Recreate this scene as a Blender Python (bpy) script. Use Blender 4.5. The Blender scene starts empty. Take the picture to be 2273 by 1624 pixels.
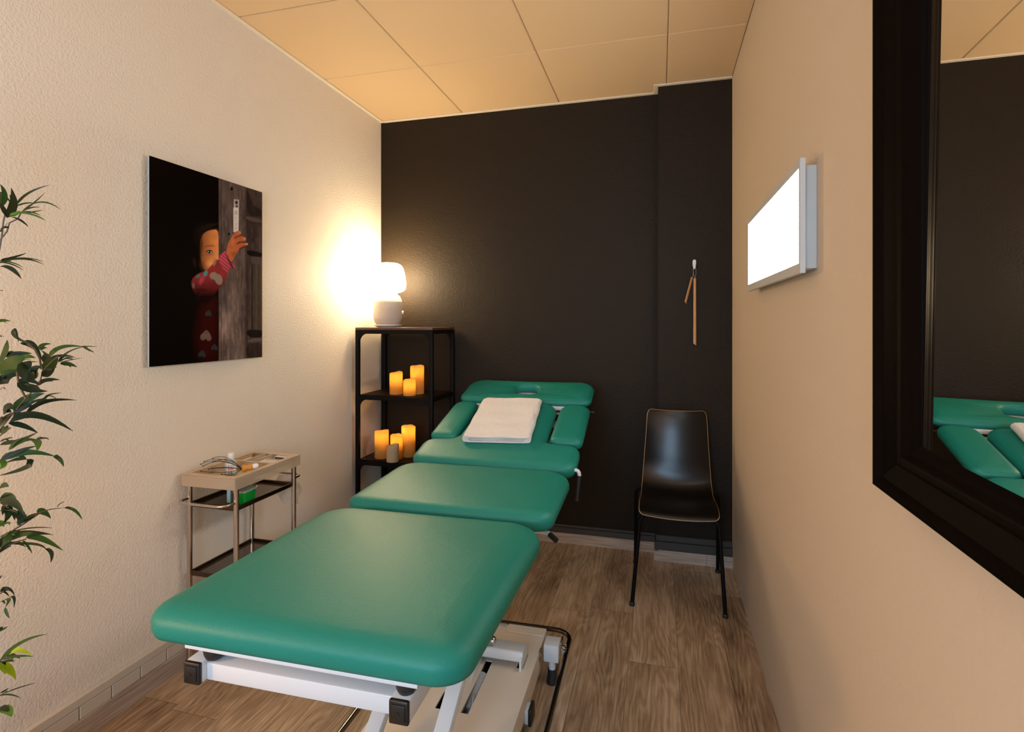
import bpy, bmesh, math, random
import numpy as np
from mathutils import Vector, Matrix
random.seed(7)
C = bpy.context.scene.collection
R = math.radians
PI = math.pi
scn = bpy.context.scene

# ------------------------------------------------------------------ camera
TH = R(15.165); CH = 1.28; FPX = 1212.0; CXP = 1136.5; HOR = 715.0
cam = bpy.data.cameras.new('camera'); camo = bpy.data.objects.new('camera', cam); C.objects.link(camo)
camo.location = (0, 0, CH); camo.rotation_euler = (PI/2, 0, TH)
cam.sensor_width = 36; cam.lens = 36*FPX/2273; cam.shift_y = -(812-HOR)/2273; cam.clip_start = .02
scn.camera = camo
scn.view_settings.view_transform = 'Standard'; scn.view_settings.look = 'None'
scn.view_settings.gamma = 1; scn.view_settings.use_curve_mapping = False
scn.view_settings.exposure = 0.0

# ------------------------------------------------------------------ lights
w = bpy.data.worlds.new('world'); scn.world = w; w.use_nodes = True
w.node_tree.nodes['Background'].inputs[0].default_value = (.55, .72, 1, 1)
w.node_tree.nodes['Background'].inputs[1].default_value = .3
def light(name, kind, loc, power, col, size=.1, rot=(0, 0, 0), sy=None):
    l = bpy.data.lights.new(name, kind); l.energy = power; l.color = col
    if kind == 'AREA':
        l.shape = 'RECTANGLE'; l.size = size; l.size_y = sy or size
    else: l.shadow_soft_size = size
    o = bpy.data.objects.new(name, l); C.objects.link(o); o.location = loc; o.rotation_euler = rot
    return o
# daylight through the window in the rear wall
light('window_daylight', 'AREA', (-.55, -1.44, 1.45), 60, (.48, .74, 1.0), 1.3, (R(90), 0, 0), 1.2)
# warm uplighter in the rear half of the room
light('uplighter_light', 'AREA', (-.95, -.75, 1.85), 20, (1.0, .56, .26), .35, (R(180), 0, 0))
# warm floor lamp behind the potted plant
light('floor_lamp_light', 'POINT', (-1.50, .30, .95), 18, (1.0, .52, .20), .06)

# ------------------------------------------------------------------ helpers
def P(u, v, d):
    """point seen at photo pixel u,v at camera depth d"""
    a = (u-CXP)/FPX*d; b = d
    return Vector((a*math.cos(TH)-b*math.sin(TH), a*math.sin(TH)+b*math.cos(TH), CH+(HOR-v)/FPX*d))
def mat(name, col, rough=.5, metal=0, bump=None, spec=None, emit=None, coat=0, noise=None, aniso=None, trans=0, ior=None, alpha=None, sheen=0):
    m = bpy.data.materials.new(name); m.use_nodes = True; nt = m.node_tree; b = nt.nodes['Principled BSDF']
    b.inputs['Base Color'].default_value = (*col, 1); b.inputs['Roughness'].default_value = rough; b.inputs['Metallic'].default_value = metal
    if spec is not None: b.inputs['Specular IOR Level'].default_value = spec
    if coat: b.inputs['Coat Weight'].default_value = coat; b.inputs['Coat Roughness'].default_value = .15
    if trans: b.inputs['Transmission Weight'].default_value = trans
    if ior: b.inputs['IOR'].default_value = ior
    if alpha is not None: b.inputs['Alpha'].default_value = alpha
    if sheen: b.inputs['Sheen Weight'].default_value = sheen
    if emit: b.inputs['Emission Color'].default_value = (*emit[0], 1); b.inputs['Emission Strength'].default_value = emit[1]
    tc = nt.nodes.new('ShaderNodeTexCoord')
    if noise:   # (scale, amount, stretch) small tonal variation of the surface itself
        mp = nt.nodes.new('ShaderNodeMapping'); mp.inputs['Scale'].default_value = noise[2] if len(noise) > 2 else (1, 1, 1)
        n = nt.nodes.new('ShaderNodeTexNoise'); n.inputs['Scale'].default_value = noise[0]; n.inputs['Detail'].default_value = 5
        mx = nt.nodes.new('ShaderNodeMix'); mx.data_type = 'RGBA'
        mx.inputs['A'].default_value = (*[c*(1-noise[1]) for c in col], 1); mx.inputs['B'].default_value = (*[min(1, c*(1+noise[1])) for c in col], 1)
        nt.links.new(tc.outputs['Object'], mp.inputs[0]); nt.links.new(mp.outputs[0], n.inputs[0])
        nt.links.new(n.outputs[0], mx.inputs['Factor']); nt.links.new(mx.outputs['Result'], b.inputs['Base Color'])
    if bump:    # list of (scale, distance)
        prev = None
        for s, d in bump:
            n = nt.nodes.new('ShaderNodeTexNoise'); n.inputs['Scale'].default_value = s; n.inputs['Detail'].default_value = 4
            nt.links.new(tc.outputs['Object'], n.inputs[0])
            bp = nt.nodes.new('ShaderNodeBump'); bp.inputs['Distance'].default_value = d; bp.inputs['Strength'].default_value = 1
            nt.links.new(n.outputs[0], bp.inputs['Height'])
            if prev: nt.links.new(prev.outputs[0], bp.inputs['Normal'])
            prev = bp
        nt.links.new(prev.outputs[0], b.inputs['Normal'])
    return m

class MB:
    def __init__(s): s.bm = bmesh.new()
    def box(s, x0, x1, y0, y1, z0, z1, M=None):
        v = [s.bm.verts.new((x, y, z)) for z in (z0, z1) for y in (y0, y1) for x in (x0, x1)]
        for f in ((0, 2, 3, 1), (4, 5, 7, 6), (0, 1, 5, 4), (2, 6, 7, 3), (0, 4, 6, 2), (1, 3, 7, 5)):
            s.bm.faces.new([v[i] for i in f])
        if M: bmesh.ops.transform(s.bm, matrix=M, verts=v)
        return s
    def bbox(s, x0, x1, y0, y1, z0, z1, bev=.004, M=None, seg=2):
        t = bmesh.new(); mb = MB(); mb.bm.free(); mb.bm = t
        mb.box(x0, x1, y0, y1, z0, z1)
        bmesh.ops.bevel(t, geom=t.edges[:], offset=bev, segments=seg, affect='EDGES', profile=.5)
        if M: bmesh.ops.transform(t, matrix=M, verts=t.verts[:])
        me = bpy.data.meshes.new('t'); t.to_mesh(me); s.bm.from_mesh(me); bpy.data.meshes.remove(me); t.free()
        return s
    def ring(s, pts): return [s.bm.verts.new(p) for p in pts]
    def bridge(s, a, b, close=True):
        n = len(a)
        for i in range(n if close else n-1):
            j = (i+1) % n
            s.bm.faces.new((a[i], a[j], b[j], b[i]))
    def tube(s, pts, r, seg=10, cap=True, closed=False, rr=None):
        pts = [Vector(p) for p in pts]; n = len(pts); rings = []; up = None
        for i, p in enumerate(pts):
            if closed: t = (pts[(i+1) % n]-pts[i-1]).normalized()
            else: t = (pts[min(i+1, n-1)]-pts[max(i-1, 0)]).normalized()
            if up is None:
                up = Vector((0, 0, 1)) if abs(t.z) < .9 else Vector((1, 0, 0))
            up = (up-t*up.dot(t)).normalized(); sd = t.cross(up)
            rad = rr[i] if rr else r
            rings.append(s.ring([p+(up*math.cos(2*PI*k/seg)+sd*math.sin(2*PI*k/seg))*rad for k in range(seg)]))
        for a, b in zip(rings, rings[1:]): s.bridge(a, b)
        if closed: s.bridge(rings[-1], rings[0])
        elif cap: s.bm.faces.new(rings[0][::-1]); s.bm.faces.new(rings[-1])
        return s
    def lathe(s, prof, c=(0, 0, 0), seg=32, M=None):
        """prof: list of (r,z)"""
        rings = []; allv = []
        for r, z in prof:
            if r < 1e-6: rg = [s.bm.verts.new((0, 0, z))]
            else: rg = s.ring([(r*math.cos(2*PI*k/seg), r*math.sin(2*PI*k/seg), z) for k in range(seg)])
            rings.append(rg); allv += rg
        for a, b in zip(rings, rings[1:]):
            if len(a) == 1 and len(b) == 1: continue
            if len(a) == 1:
                for k in range(seg): s.bm.faces.new((a[0], b[(k+1) % seg], b[k]))
            elif len(b) == 1:
                for k in range(seg): s.bm.faces.new((a[k], a[(k+1) % seg], b[0]))
            else: s.bridge(a, b)
        T = Matrix.Translation(c)
        if M: T = T @ M
        bmesh.ops.transform(s.bm, matrix=T, verts=allv)
        return s
    def prism(s, poly, z0, z1, M=None):
        a = s.ring([(x, y, z0) for x, y in poly]); b = s.ring([(x, y, z1) for x, y in poly])
        s.bridge(a, b); s.bm.faces.new(a[::-1]); s.bm.faces.new(b)
        if M: bmesh.ops.transform(s.bm, matrix=M, verts=a+b)
        return s
    def build(s, name, m, parent=None, smooth=True, loc=None, angle=40):
        bmesh.ops.recalc_face_normals(s.bm, faces=s.bm.faces[:])
        me = bpy.data.meshes.new(name); s.bm.to_mesh(me); s.bm.free()
        o = bpy.data.objects.new(name, me); C.objects.link(o)
        for mm in (m if isinstance(m, (list, tuple)) else [m]): me.materials.append(mm)
        if smooth:
            me.shade_smooth(); me.set_sharp_from_angle(angle=R(angle))
        if parent is not None: o.parent = parent
        if loc is not None: o.location = loc
        return o
def tag(o, label=None, cat=None, group=None, kind=None):
    for k, v in (('label', label), ('category', cat), ('group', group), ('kind', kind)):
        if v: o[k] = v
    return o
def empty(name, loc, rz=0, label=None, cat=None, group=None):
    o = bpy.data.objects.new(name, None); C.objects.link(o); o.location = loc; o.rotation_euler = (0, 0, rz); o.empty_display_size = .05
    return tag(o, label, cat, group)
def copy_tree(o, parent=None):
    c = o.copy(); C.objects.link(c); c.parent = parent
    for ch in [x for x in C.objects if x.parent == o]: copy_tree(ch, c)
    return c
def fillet(pts, r, seg=6, closed=False):
    pts = [Vector(p) for p in pts]; out = []; n = len(pts)
    for i, p in enumerate(pts):
        if not closed and i in (0, n-1): out.append(p); continue
        a = pts[i-1]; b = pts[(i+1) % n]
        da = (a-p); db = (b-p); rr = r[i] if isinstance(r, (list, tuple)) else r
        ang = da.angle(db); t = min(rr/math.tan(ang/2), da.length*.49, db.length*.49)
        A = p+da.normalized()*t; B = p+db.normalized()*t
        for k in range(seg+1):
            q = k/seg; out.append((1-q)**2*A+2*q*(1-q)*(p*.72+(A+B)*.14)+q*q*B)
    return out
def fil2(pts, r, seg=8, closed=True): return [(v.x, v.y) for v in fillet([(x, y, 0) for x, y in pts], r, seg, closed)]
def bez(a, b, c, n):
    a, b, c = Vector(a), Vector(b), Vector(c); m = b*2-(a+c)*.5
    return [(1-t)**2*a+2*t*(1-t)*m+t*t*c for t in [i/n for i in range(n+1)]]

# ------------------------------------------------------------------ room
XL, XR, YB, YP, YR, ZC = -1.725, .365, 3.157, 3.058, -1.5, 2.56
XP = -.009
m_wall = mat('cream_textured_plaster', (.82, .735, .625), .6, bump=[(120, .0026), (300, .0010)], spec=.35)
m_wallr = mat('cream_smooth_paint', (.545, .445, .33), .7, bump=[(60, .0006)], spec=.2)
m_dark = mat('dark_brown_textured_paint', (.0165, .0098, .0040), .55, bump=[(110, .0022), (260, .0010)], spec=.18)
m_ceil = mat('cream_ceiling_panel', (.68, .495, .29), .6, spec=.15, bump=[(30, .0008)])
m_trim = mat('cream_ceiling_trim', (.74, .64, .50), .5)
m_joint = mat('ceiling_joint', (.80, .66, .46), .8)

def struct(o): o['kind'] = 'structure'; return o
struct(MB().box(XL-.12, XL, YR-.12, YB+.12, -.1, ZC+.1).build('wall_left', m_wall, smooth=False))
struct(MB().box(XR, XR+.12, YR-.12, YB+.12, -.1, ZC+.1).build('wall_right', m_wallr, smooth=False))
struct(MB().box(XL, XR, YB, YB+.12, -.1, ZC+.1).build('wall_back', m_dark, smooth=False))
struct(MB().box(XP, XR, YP, YB, 0, ZC).build('wall_column', m_dark, smooth=False))
rw = MB()
for b in ((XL, -1.2, 0, ZC), (.1, XR, 0, ZC), (-1.2, .1, 0, .85), (-1.2, .1, 2.05, ZC)): rw.box(b[0], b[1], YR-.12, YR, b[2], b[3])
struct(rw.build('wall_rear', m_wallr, smooth=False))
wf = MB()
for b in ((-1.2, -1.15, .85, 2.05), (.05, .1, .85, 2.05), (-1.15, .05, .85, .9), (-1.15, .05, 2.0, 2.05), (-.575, -.525, .9, 2.0)): wf.box(b[0], b[1], YR-.09, YR-.03, b[2], b[3])
struct(wf.build('window_1', mat('white_window_frame', (.8, .8, .8), .4), smooth=False))

# floor : wood planks, procedural
m_floor = bpy.data.materials.new('weathered_oak_planks'); m_floor.use_nodes = True
def floor_nodes(m, horizontal=False, dark=1.0, cols=None):
    nt = m.node_tree; N = nt.nodes; Lk = nt.links.new; b = N['Principled BSDF']
    def math_(op, a, bb=None, c=None):
        n = N.new('ShaderNodeMath'); n.operation = op
        for i, v in enumerate((a, bb, c)):
            if v is None: continue
            if isinstance(v, (int, float)): n.inputs[i].default_value = v
            else: Lk(v, n.inputs[i])
        return n.outputs[0]
    tc = N.new('ShaderNodeTexCoord'); sp = N.new('ShaderNodeSeparateXYZ'); Lk(tc.outputs['Object'], sp.inputs[0])
    X, Y = sp.outputs[0], sp.outputs[1]
    PW, PL = .1805, 1.24
    xi = math_('DIVIDE', math_('ADD', X, .295+PW*20), PW); pid = math_('FLOOR', xi); fx = math_('FRACT', xi)
    wn = N.new('ShaderNodeTexWhiteNoise'); wn.noise_dimensions = '1D'; Lk(pid, wn.inputs['W'])
    yi = math_('ADD', math_('DIVIDE', Y, PL), math_('MULTIPLY', wn.outputs['Value'], 7.3)); yid = math_('FLOOR', yi); fy = math_('FRACT', yi)
    cid = math_('ADD', math_('MULTIPLY', pid, 17.31), math_('MULTIPLY', yid, 5.77))
    wn2 = N.new('ShaderNodeTexWhiteNoise'); wn2.noise_dimensions = '1D'; Lk(cid, wn2.inputs['W']); rnd = wn2.outputs['Value']
    # grain coordinates, shifted per plank
    cb = N.new('ShaderNodeCombineXYZ'); Lk(math_('ADD', X, math_('MULTIPLY', rnd, 31.0)), cb.inputs[0]); Lk(math_('ADD', math_('MULTIPLY', Y, .13), math_('MULTIPLY', rnd, 9.0)), cb.inputs[1])
    n1 = N.new('ShaderNodeTexNoise'); n1.inputs['Scale'].default_value = 6.5; n1.inputs['Detail'].default_value = 4; n1.inputs['Roughness'].default_value = .42; Lk(cb.outputs[0], n1.inputs[0])
    rings = math_('FRACT', math_('MULTIPLY', n1.outputs[0], 24.0))
    ringl = math_('ABSOLUTE', math_('SUBTRACT', rings, .5))
    cb2 = N.new('ShaderNodeCombineXYZ'); Lk(math_('MULTIPLY', X, 1.0), cb2.inputs[0]); Lk(math_('MULTIPLY', Y, .035), cb2.inputs[1]); Lk(cid, cb2.inputs[2])
    n2 = N.new('ShaderNodeTexNoise'); n2.inputs['Scale'].default_value = 130; n2.inputs['Detail'].default_value = 6; Lk(cb2.outputs[0], n2.inputs[0])
    cb3 = N.new('ShaderNodeCombineXYZ'); Lk(X, cb3.inputs[0]); Lk(math_('MULTIPLY', Y, .32), cb3.inputs[1]); Lk(cid, cb3.inputs[2])
    n3 = N.new('ShaderNodeTexNoise'); n3.inputs['Scale'].default_value = 9; n3.inputs['Detail'].default_value = 6; n3.inputs['Roughness'].default_value = .62; Lk(cb3.outputs[0], n3.inputs[0])
    t = math_('ADD', math_('MULTIPLY', ringl, .28), math_('MULTIPLY', n2.outputs[0], .50))
    t = math_('ADD', t, math_('MULTIPLY', n3.outputs[0], .68)); t = math_('ADD', t, math_('MULTIPLY', rnd, .16))
    cr = N.new('ShaderNodeValToRGB'); e = cr.color_ramp.elements
    cols = cols or ((.16, .098, .050), (.37, .25, .150), (.62, .465, .32))
    e[0].position = .48; e[0].color = (*cols[0], 1); e[1].position = 1.0; e[1].color = (*cols[2], 1)
    q = e.new(.73); q.color = (*cols[1], 1)
    Lk(t, cr.inputs[0])
    # joints
    jx = math_('LESS_THAN', math_('MINIMUM', fx, math_('SUBTRACT', 1, fx)), .0065)
    jy = math_('LESS_THAN', math_('MINIMUM', fy, math_('SUBTRACT', 1, fy)), .0011)
    j = math_('MAXIMUM', jx, jy)
    mx = N.new('ShaderNodeMix'); mx.data_type = 'RGBA'; mx.inputs['B'].default_value = (.075, .045, .025, 1)
    Lk(math_('MULTIPLY', j, .5), mx.inputs['Factor']); Lk(cr.outputs[0], mx.inputs['A']); Lk(mx.outputs['Result'], b.inputs['Base Color'])
    b.inputs['Roughness'].default_value = .42; b.inputs['Specular IOR Level'].default_value = .35
    bp = N.new('ShaderNodeBump'); bp.inputs['Distance'].default_value = .0012; bp.inputs['Strength'].default_value = .6; Lk(t, bp.inputs['Height']); Lk(bp.outputs[0], b.inputs['Normal'])
floor_nodes(m_floor)
struct(MB().box(XL, XR, YR, YB, -.1, 0).build('floor', m_floor, smooth=False))

# ceiling panels with open joints
cm = MB()
xs = [XL]+[-1.167+.6007*i for i in range(0, 3)]+[XR]
ys = [YR]+[1.914-.608*i for i in range(5, -1, -1)]+[2.522, YB]
g = .0014
for a, b in zip(xs, xs[1:]):
    for c, d in zip(ys, ys[1:]): cm.bbox(a+g, b-g, c+g, d-g, ZC, ZC+.02, .0035, seg=1)
struct(cm.build('ceiling', m_ceil, smooth=False))
bk = struct(MB().box(XL, XR, YR, YB, ZC+.012, ZC+.1).build('ceiling_backing', m_joint, smooth=False))
def trim(n, path, wdt, h, z, m): # flat strip polygon
    mb = MB()
    for b in path: mb.bbox(*b, z, z+h, .0015, seg=1)
    return struct(mb.build(n, m, smooth=False))
trim('trim_1', [(XL, XL+.022, YR, YB)], 0, .006, ZC-.006, m_trim)
trim('trim_2', [(XL+.022, XP-.022, YB-.022, YB), (XP-.022, XP, YP-.022, YB), (XP, XR, YP-.022, YP)], 0, .007, ZC-.0075, m_trim)

# skirting
m_oak = bpy.data.materials.new('greyed_oak_skirting'); m_oak.use_nodes = True
def skirt_nodes(m, ax):
    nt = m.node_tree; N = nt.nodes; b = N['Principled BSDF']
    tc = N.new('ShaderNodeTexCoord'); mp = N.new('ShaderNodeMapping'); mp.inputs['Scale'].default_value = ax
    n = N.new('ShaderNodeTexNoise'); n.inputs['Scale'].default_value = 1; n.inputs['Detail'].default_value = 6
    cr = N.new('ShaderNodeValToRGB'); e = cr.color_ramp.elements
    e[0].position = .3; e[0].color = (.30, .225, .17, 1); e[1].position = .7; e[1].color = (.56, .455, .375, 1)
    nt.links.new(tc.outputs['Object'], mp.inputs[0]); nt.links.new(mp.outputs[0], n.inputs[0]); nt.links.new(n.outputs[0], cr.inputs[0]); nt.links.new(cr.outputs[0], b.inputs['Base Color'])
    b.inputs['Roughness'].default_value = .5
skirt_nodes(m_oak, (6, 6, 170))
m_tile = mat('cream_painted_tile', (.60, .53, .44), .45)
m_dskirt = mat('dark_painted_tile', (.045, .038, .034), .4)
XS = XL+.022
struct(MB().box(XL, XS, YR, YB, 0, .066).build('baseboard_left', m_oak, smooth=False))
tl = MB(); tl.bbox(XL, XS-.004, YR, YB, .107, .137, .003, seg=1)
tl.box(XL, XS-.012, YR, YB, .066, .108)
y = 1.364-.102*28
while y < YB-.03:
    tl.bbox(XL, XS-.005, y+.0015, min(y+.1005, YB), .0665, .1065, .0018, seg=1); y += .102
struct(tl.build('trim_3', m_tile, smooth=False))
bb = MB(); bb.box(XS, XP-.022, YB-.022, YB, 0, .058); bb.box(XP-.022, XP, YP-.022, YB, 0, .052)
bb.box(XP, XP+.2455, YP-.022, YP, 0, .058); bb.box(XP+.247, XR, YP-.022, YP, 0, .058)
struct(bb.build('baseboard_back', m_oak, smooth=False))
db = MB(); db.bbox(XS, XP-.018, YB-.018, YB, .059, .088, .002, seg=1); db.bbox(XS, XP-.012, YB-.012, YB, .088, .103, .003, seg=1)
db.bbox(XP-.018, XR, YP-.018, YP, .059, .102, .002, seg=1); db.bbox(XP-.012, XR, YP-.012, YP, .102, .135, .003, seg=1)
db.box(XP-.018, XP, YP, YB, .052, .102)
struct(db.build('trim_4', m_dskirt, smooth=False))

# ------------------------------------------------------------------ treatment table
m_vinyl = mat('teal_green_vinyl', (.008, .188, .146), .46, bump=[(420, .0006), (90, .0004)], spec=.34, noise=(8, .06))
m_white = mat('white_powder_coat', (.60, .63, .66), .38)
m_beige = mat('cream_powder_coat', (.66, .58, .48), .42)
m_black = mat('black_plastic', (.006, .0055, .005), .45)
m_rub = mat('black_rubber', (.015, .015, .016), .5)
m_chrome = mat('polished_steel', (.62, .60, .58), .14, 1)
m_grey = mat('grey_plastic', (.38, .39, .40), .45)
m_hole = mat('dark_slot_interior', (.03, .022, .016), .8)
PHI = R(1.0)
tbl = empty('treatment_table', (-.655, .885, 0), PHI, 'long teal padded massage table with raised backrest on a cream base', 'massage table')
def inset(raw, d, seg=10):
    """counter-clockwise polygon [(x, y, corner radius)] inset by d, corners re-rounded"""
    n = len(raw); pts = []; rad = []
    for i in range(n):
        a, p, b = Vector(raw[i-1][:2]), Vector(raw[i][:2]), Vector(raw[(i+1) % n][:2])
        t1, t2 = (p-a).normalized(), (b-p).normalized(); n1, n2 = Vector((-t1.y, t1.x)), Vector((-t2.y, t2.x))
        q = p+(n1+n2)*(d/(1+n1.dot(n2))); pts.append((q.x, q.y)); cvx = t1.x*t2.y-t1.y*t2.x > 0
        rad.append(max(raw[i][2]-d, .007) if cvx else max(raw[i][2]+d, .007))
    return fil2(pts, rad, seg)
def cushion(name, outline, th, top=0, rv=None, fl=.02, hole=None, r=.028, hr=.35, parent=tbl, M=None, label=None):
    """outline counter-clockwise; top surface at z=top"""
    mb = MB(); K = 7; prof = []
    prof.append((.024, top-th)); prof.append((.006, top-th+.004)); prof.append((.001, top-th+.014))
    for k in range(K+1):
        a = k/K*PI/2; q = rv or r; prof.append((r*(1-math.cos(a))*1.55, top-q*1.05+q*math.sin(a)))
    prof.append((r*1.55+fl, top+.0008))
    def rings(loop, sgn):
        rg = []
        for d, z in prof: rg.append(mb.ring([(x, y, z) for x, y in inset(loop, d*sgn*(1 if sgn > 0 else hr))]))
        for a, b in zip(rg, rg[1:]): mb.bridge(a, b)
        return rg
    ro = rings(outline, 1); loops = [ro]
    if hole: loops.append(rings(hole, -1))
    def es(rg):
        r_ = []
        for i in range(len(rg)):
            e = mb.bm.edges.get((rg[i], rg[(i+1) % len(rg)])); r_.append(e)
        return r_
    for idx in (-1, 0):
        ed = []
        for L_ in loops: ed += es(L_[idx])
        bmesh.ops.triangle_fill(mb.bm, use_beauty=True, edges=ed)
    if M: bmesh.ops.transform(mb.bm, matrix=M, verts=mb.bm.verts[:])
    o = mb.build(name, m_vinyl, parent, angle=60)
    if label: o['label'] = label
    return o
def rect(x0, x1, y0, y1, r): return fil2([(x0, y0), (x1, y0), (x1, y1), (x0, y1)], r, 10)
def rraw(x0, x1, y0, y1, r): return [(x0, y0, r[0]), (x1, y0, r[1]), (x1, y1, r[2]), (x0, y1, r[3])]
cushion('foot_cushion', [(-.370, -.013, .058), (.331, -.011, .065), (.350, .672, .10), (-.354, .672, .10)], .066, .704, r=.040, rv=.032)
Mm = Matrix.Translation((0, .715, .702)) @ Matrix.Rotation(R(1.6), 4, 'X')
cushion('seat_cushion', rraw(-.345, .354, 0, .475, [.055, .055, .10, .09]), .060, 0, M=Mm)
Mb = Matrix.Translation((0, 1.228, .712)) @ Matrix.Rotation(R(15.5), 4, 'X')
Tp = [(-.350, .0), (.356, .0), (.356, .205), (.200, .215), (.192, .625), (-.198, .625), (-.205, .215), (-.350, .200)]
cushion('backrest_cushion', [(*p, r) for p, r in zip(Tp, [.055, .055, .055, .030, .075, .075, .04, .055])], .060, 0, M=Mb)
for x0, x1 in ((-.352, -.217), (.208, .356)):
    a = rraw(x0, x1, .230, .628, [.035, .035, .055, .055])
    cushion('arm_cushion', a, .052, -.004, M=Mb, r=.025)
hole = [(-.068, .722, .034), (.060, .720, .034), (.054, .832, .034), (-.062, .832, .034)]
cushion('head_cushion', [(-.352, .650, .045), (.352, .650, .045), (.352, .925, .085), (.05, .915, .6), (-.05, .915, .6), (-.352, .925, .085)], .044, 0, hole=hole, M=Mb, r=.024, fl=.006)
# supporting plates and frame
fp = MB(); fp.bbox(-.262, .240, .001, .64, .629, .6375, .002); fp.build('cushion_plate', m_white, tbl)
sp = MB(); sp.bbox(-.27, .27, .03, .44, -.07, -.0615, .002, M=Mm); sp.build('cushion_plate', m_white, tbl)
bf = MB()
for x in (-.16, .13): bf.bbox(x, x+.03, .0, .70, -.092, -.0605, .002, M=Mb)
bf.bbox(-.30, .30, .632, .652, -.075, -.035, .002, M=Mb); bf.bbox(-.12, .12, .66, .88, -.062, -.046, .002, M=Mb)
bf.bbox(-.315, -.19, .30, .33, -.082, -.060, .002, M=Mb); bf.bbox(.18, .315, .30, .33, -.082, -.060, .002, M=Mb)
bf.bbox(-.315, -.19, .50, .53, -.082, -.060, .002, M=Mb); bf.bbox(.18, .315, .50, .53, -.082, -.060, .002, M=Mb)
bf.build('backrest_frame', m_white, tbl)
sr = MB(); sr.tube([Mb @ Vector((-.37, .636, -.055)), Mb @ Vector((.37, .636, -.055))], .008, 10); sr.build('hinge_rod', m_black, tbl)
# upper frame: two rails with end caps joined by a front bar
uf = MB()
x0, x1, zt, zb, yf = -.279, .2165, .592, .549, .022
for a, b in ((x0, x0+.040), (x1-.040, x1)): uf.bbox(a, b, yf, 1.20, zb, zt, .004)
uf.bbox(x0+.040, x1-.040, yf+.010, yf+.085, zb+.001, zt-.006, .004)
uf.bbox(x0+.040, x1-.040, 1.10, 1.15, zb+.002, zt-.001, .004)
uf.bbox(x0+.02, x1-.02, .60, .64, zb+.002, zt-.001, .004)
ufo = uf.build('upper_frame', m_white, tbl)
for a in (x0, x1-.040):
    e = MB(); e.bbox(a+.0005, a+.0395, yf-.008, yf+.001, zb-.001, zt+.0005, .0035, seg=3); e.bbox(a+.006, a+.034, yf-.0105, yf-.006, zb+.006, zt-.006, .002)
    e.lathe([(0, 0), (.003, 0), (.003, .0012), (0, .0012)], (a+.02, yf-.0105, (zb+zt)/2), 12, Matrix.Rotation(R(90), 4, 'X'))
    e.build('end_cap', m_black, ufo)
for x in (-.231, .199):
    s = MB(); s.lathe([(0, .586), (.008, .5865), (.015, .591), (.0195, .600), (.021, .610), (.021, .629), (0, .629)], (x, .045, 0), 24); s.build('rubber_stop', m_rub, ufo)
sc = MB(); sc.lathe([(0, 0), (.006, 0), (.006, .008), (.003, .008), (.003, .022), (.007, .024), (.007, .030), (0, .030)], (x0+.012, .075, zt), 12)
sc.tube(bez((x0+.004, .08, zt+.012), (x0-.01, .10, zt+.010), (x0+.01, .13, zt+.012), 8), .0022, 6); sc.build('adjusting_screw', m_chrome, ufo)
for bb_ in ((-.21, -.18, 1.12, 1.24, .56, .66), (.17, .20, 1.12, 1.24, .56, .66), (-.21, .20, .70, .74, .590, .636), (-.21, .20, 1.14, 1.18, .590, .650)):   # links under the cushions
    sec = MB(); sec.bbox(*bb_, .004); sec.build('hinge_block', m_white, ufo)
# lifting arms, sloping 30 degrees down to the foot end
for xc in (-.068, .117):
    l = MB(); L0 = Vector((xc, .20, .068)); L1 = Vector((xc, .985, .545)); dv = L1-L0; ang = math.atan2(dv.z, dv.y)
    Ml = Matrix.Translation(L0) @ Matrix.Rotation(ang, 4, 'X')
    l.bbox(-.021, .021, -.02, dv.length, -.016, .016, .004, M=Ml); l.build('lifting_arm', m_white, tbl)
for q0, q1 in (((-.20, .985, .545), (.20, .985, .545)), ((-.12, .20, .068), (.20, .20, .068))):
    ax = MB(); ax.tube([q0, q1], .012, 14); ax.build('axle', m_chrome, tbl)
# base cover with real slots
base = MB(); ZB = .12
bx = [-.155, -.04, -.012, .012, .040, .094, .117, .205, .228, .262]; by = [.0, .30, .62, .64, .72, .885, .902, .968, 1.085, 1.132]
def inhole(x, y):
    return (.094 < x < .117 and .64 < y < .902) or (.205 < x < .228 and .885 < y < .968) or (.012 < x < .040 and .64 < y < .72)
grid = {}
def gv(i, j):
    if (i, j) not in grid: grid[(i, j)] = base.bm.verts.new((bx[i], by[j], ZB))
    return grid[(i, j)]
def gvb(i, j):
    if (i, j, 1) not in grid: grid[(i, j, 1)] = base.bm.verts.new((bx[i], by[j], ZB-.005))
    return grid[(i, j, 1)]
cells = {(i, j) for i in range(len(bx)-1) for j in range(len(by)-1) if not inhole((bx[i]+bx[i+1])/2, (by[j]+by[j+1])/2)}
for i, j in cells:
    base.bm.faces.new((gv(i, j), gv(i+1, j), gv(i+1, j+1), gv(i, j+1))); base.bm.faces.new((gvb(i, j+1), gvb(i+1, j+1), gvb(i+1, j), gvb(i, j)))
    for (di, dj, a, b) in ((0, -1, (i, j), (i+1, j)), (1, 0, (i+1, j), (i+1, j+1)), (0, 1, (i+1, j+1), (i, j+1)), (-1, 0, (i, j+1), (i, j))):
        if (i+di, j+dj) not in cells: base.bm.faces.new((gv(*b), gv(*a), gvb(*a), gvb(*b)))
base.box(.257, .262, 0, 1.132, .045, ZB-.005); base.box(-.155, -.150, 0, 1.132, .045, ZB-.005); base.box(-.150, .257, 1.127, 1.132, .045, ZB-.005); base.box(-.150, .257, 0, .005, .045, ZB-.005)
baseo = base.build('base_cover', m_beige, tbl, smooth=False)
lid = MB(); lid.bbox(.115, .262, 1.082, 1.134, ZB, ZB+.004, .0015, seg=1); lid.build('cover_lid', m_beige, baseo)
ins = MB(); ins.box(-.148, .255, .007, 1.125, .040, .048); ins.build('base_pan', m_hole, baseo)
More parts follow.
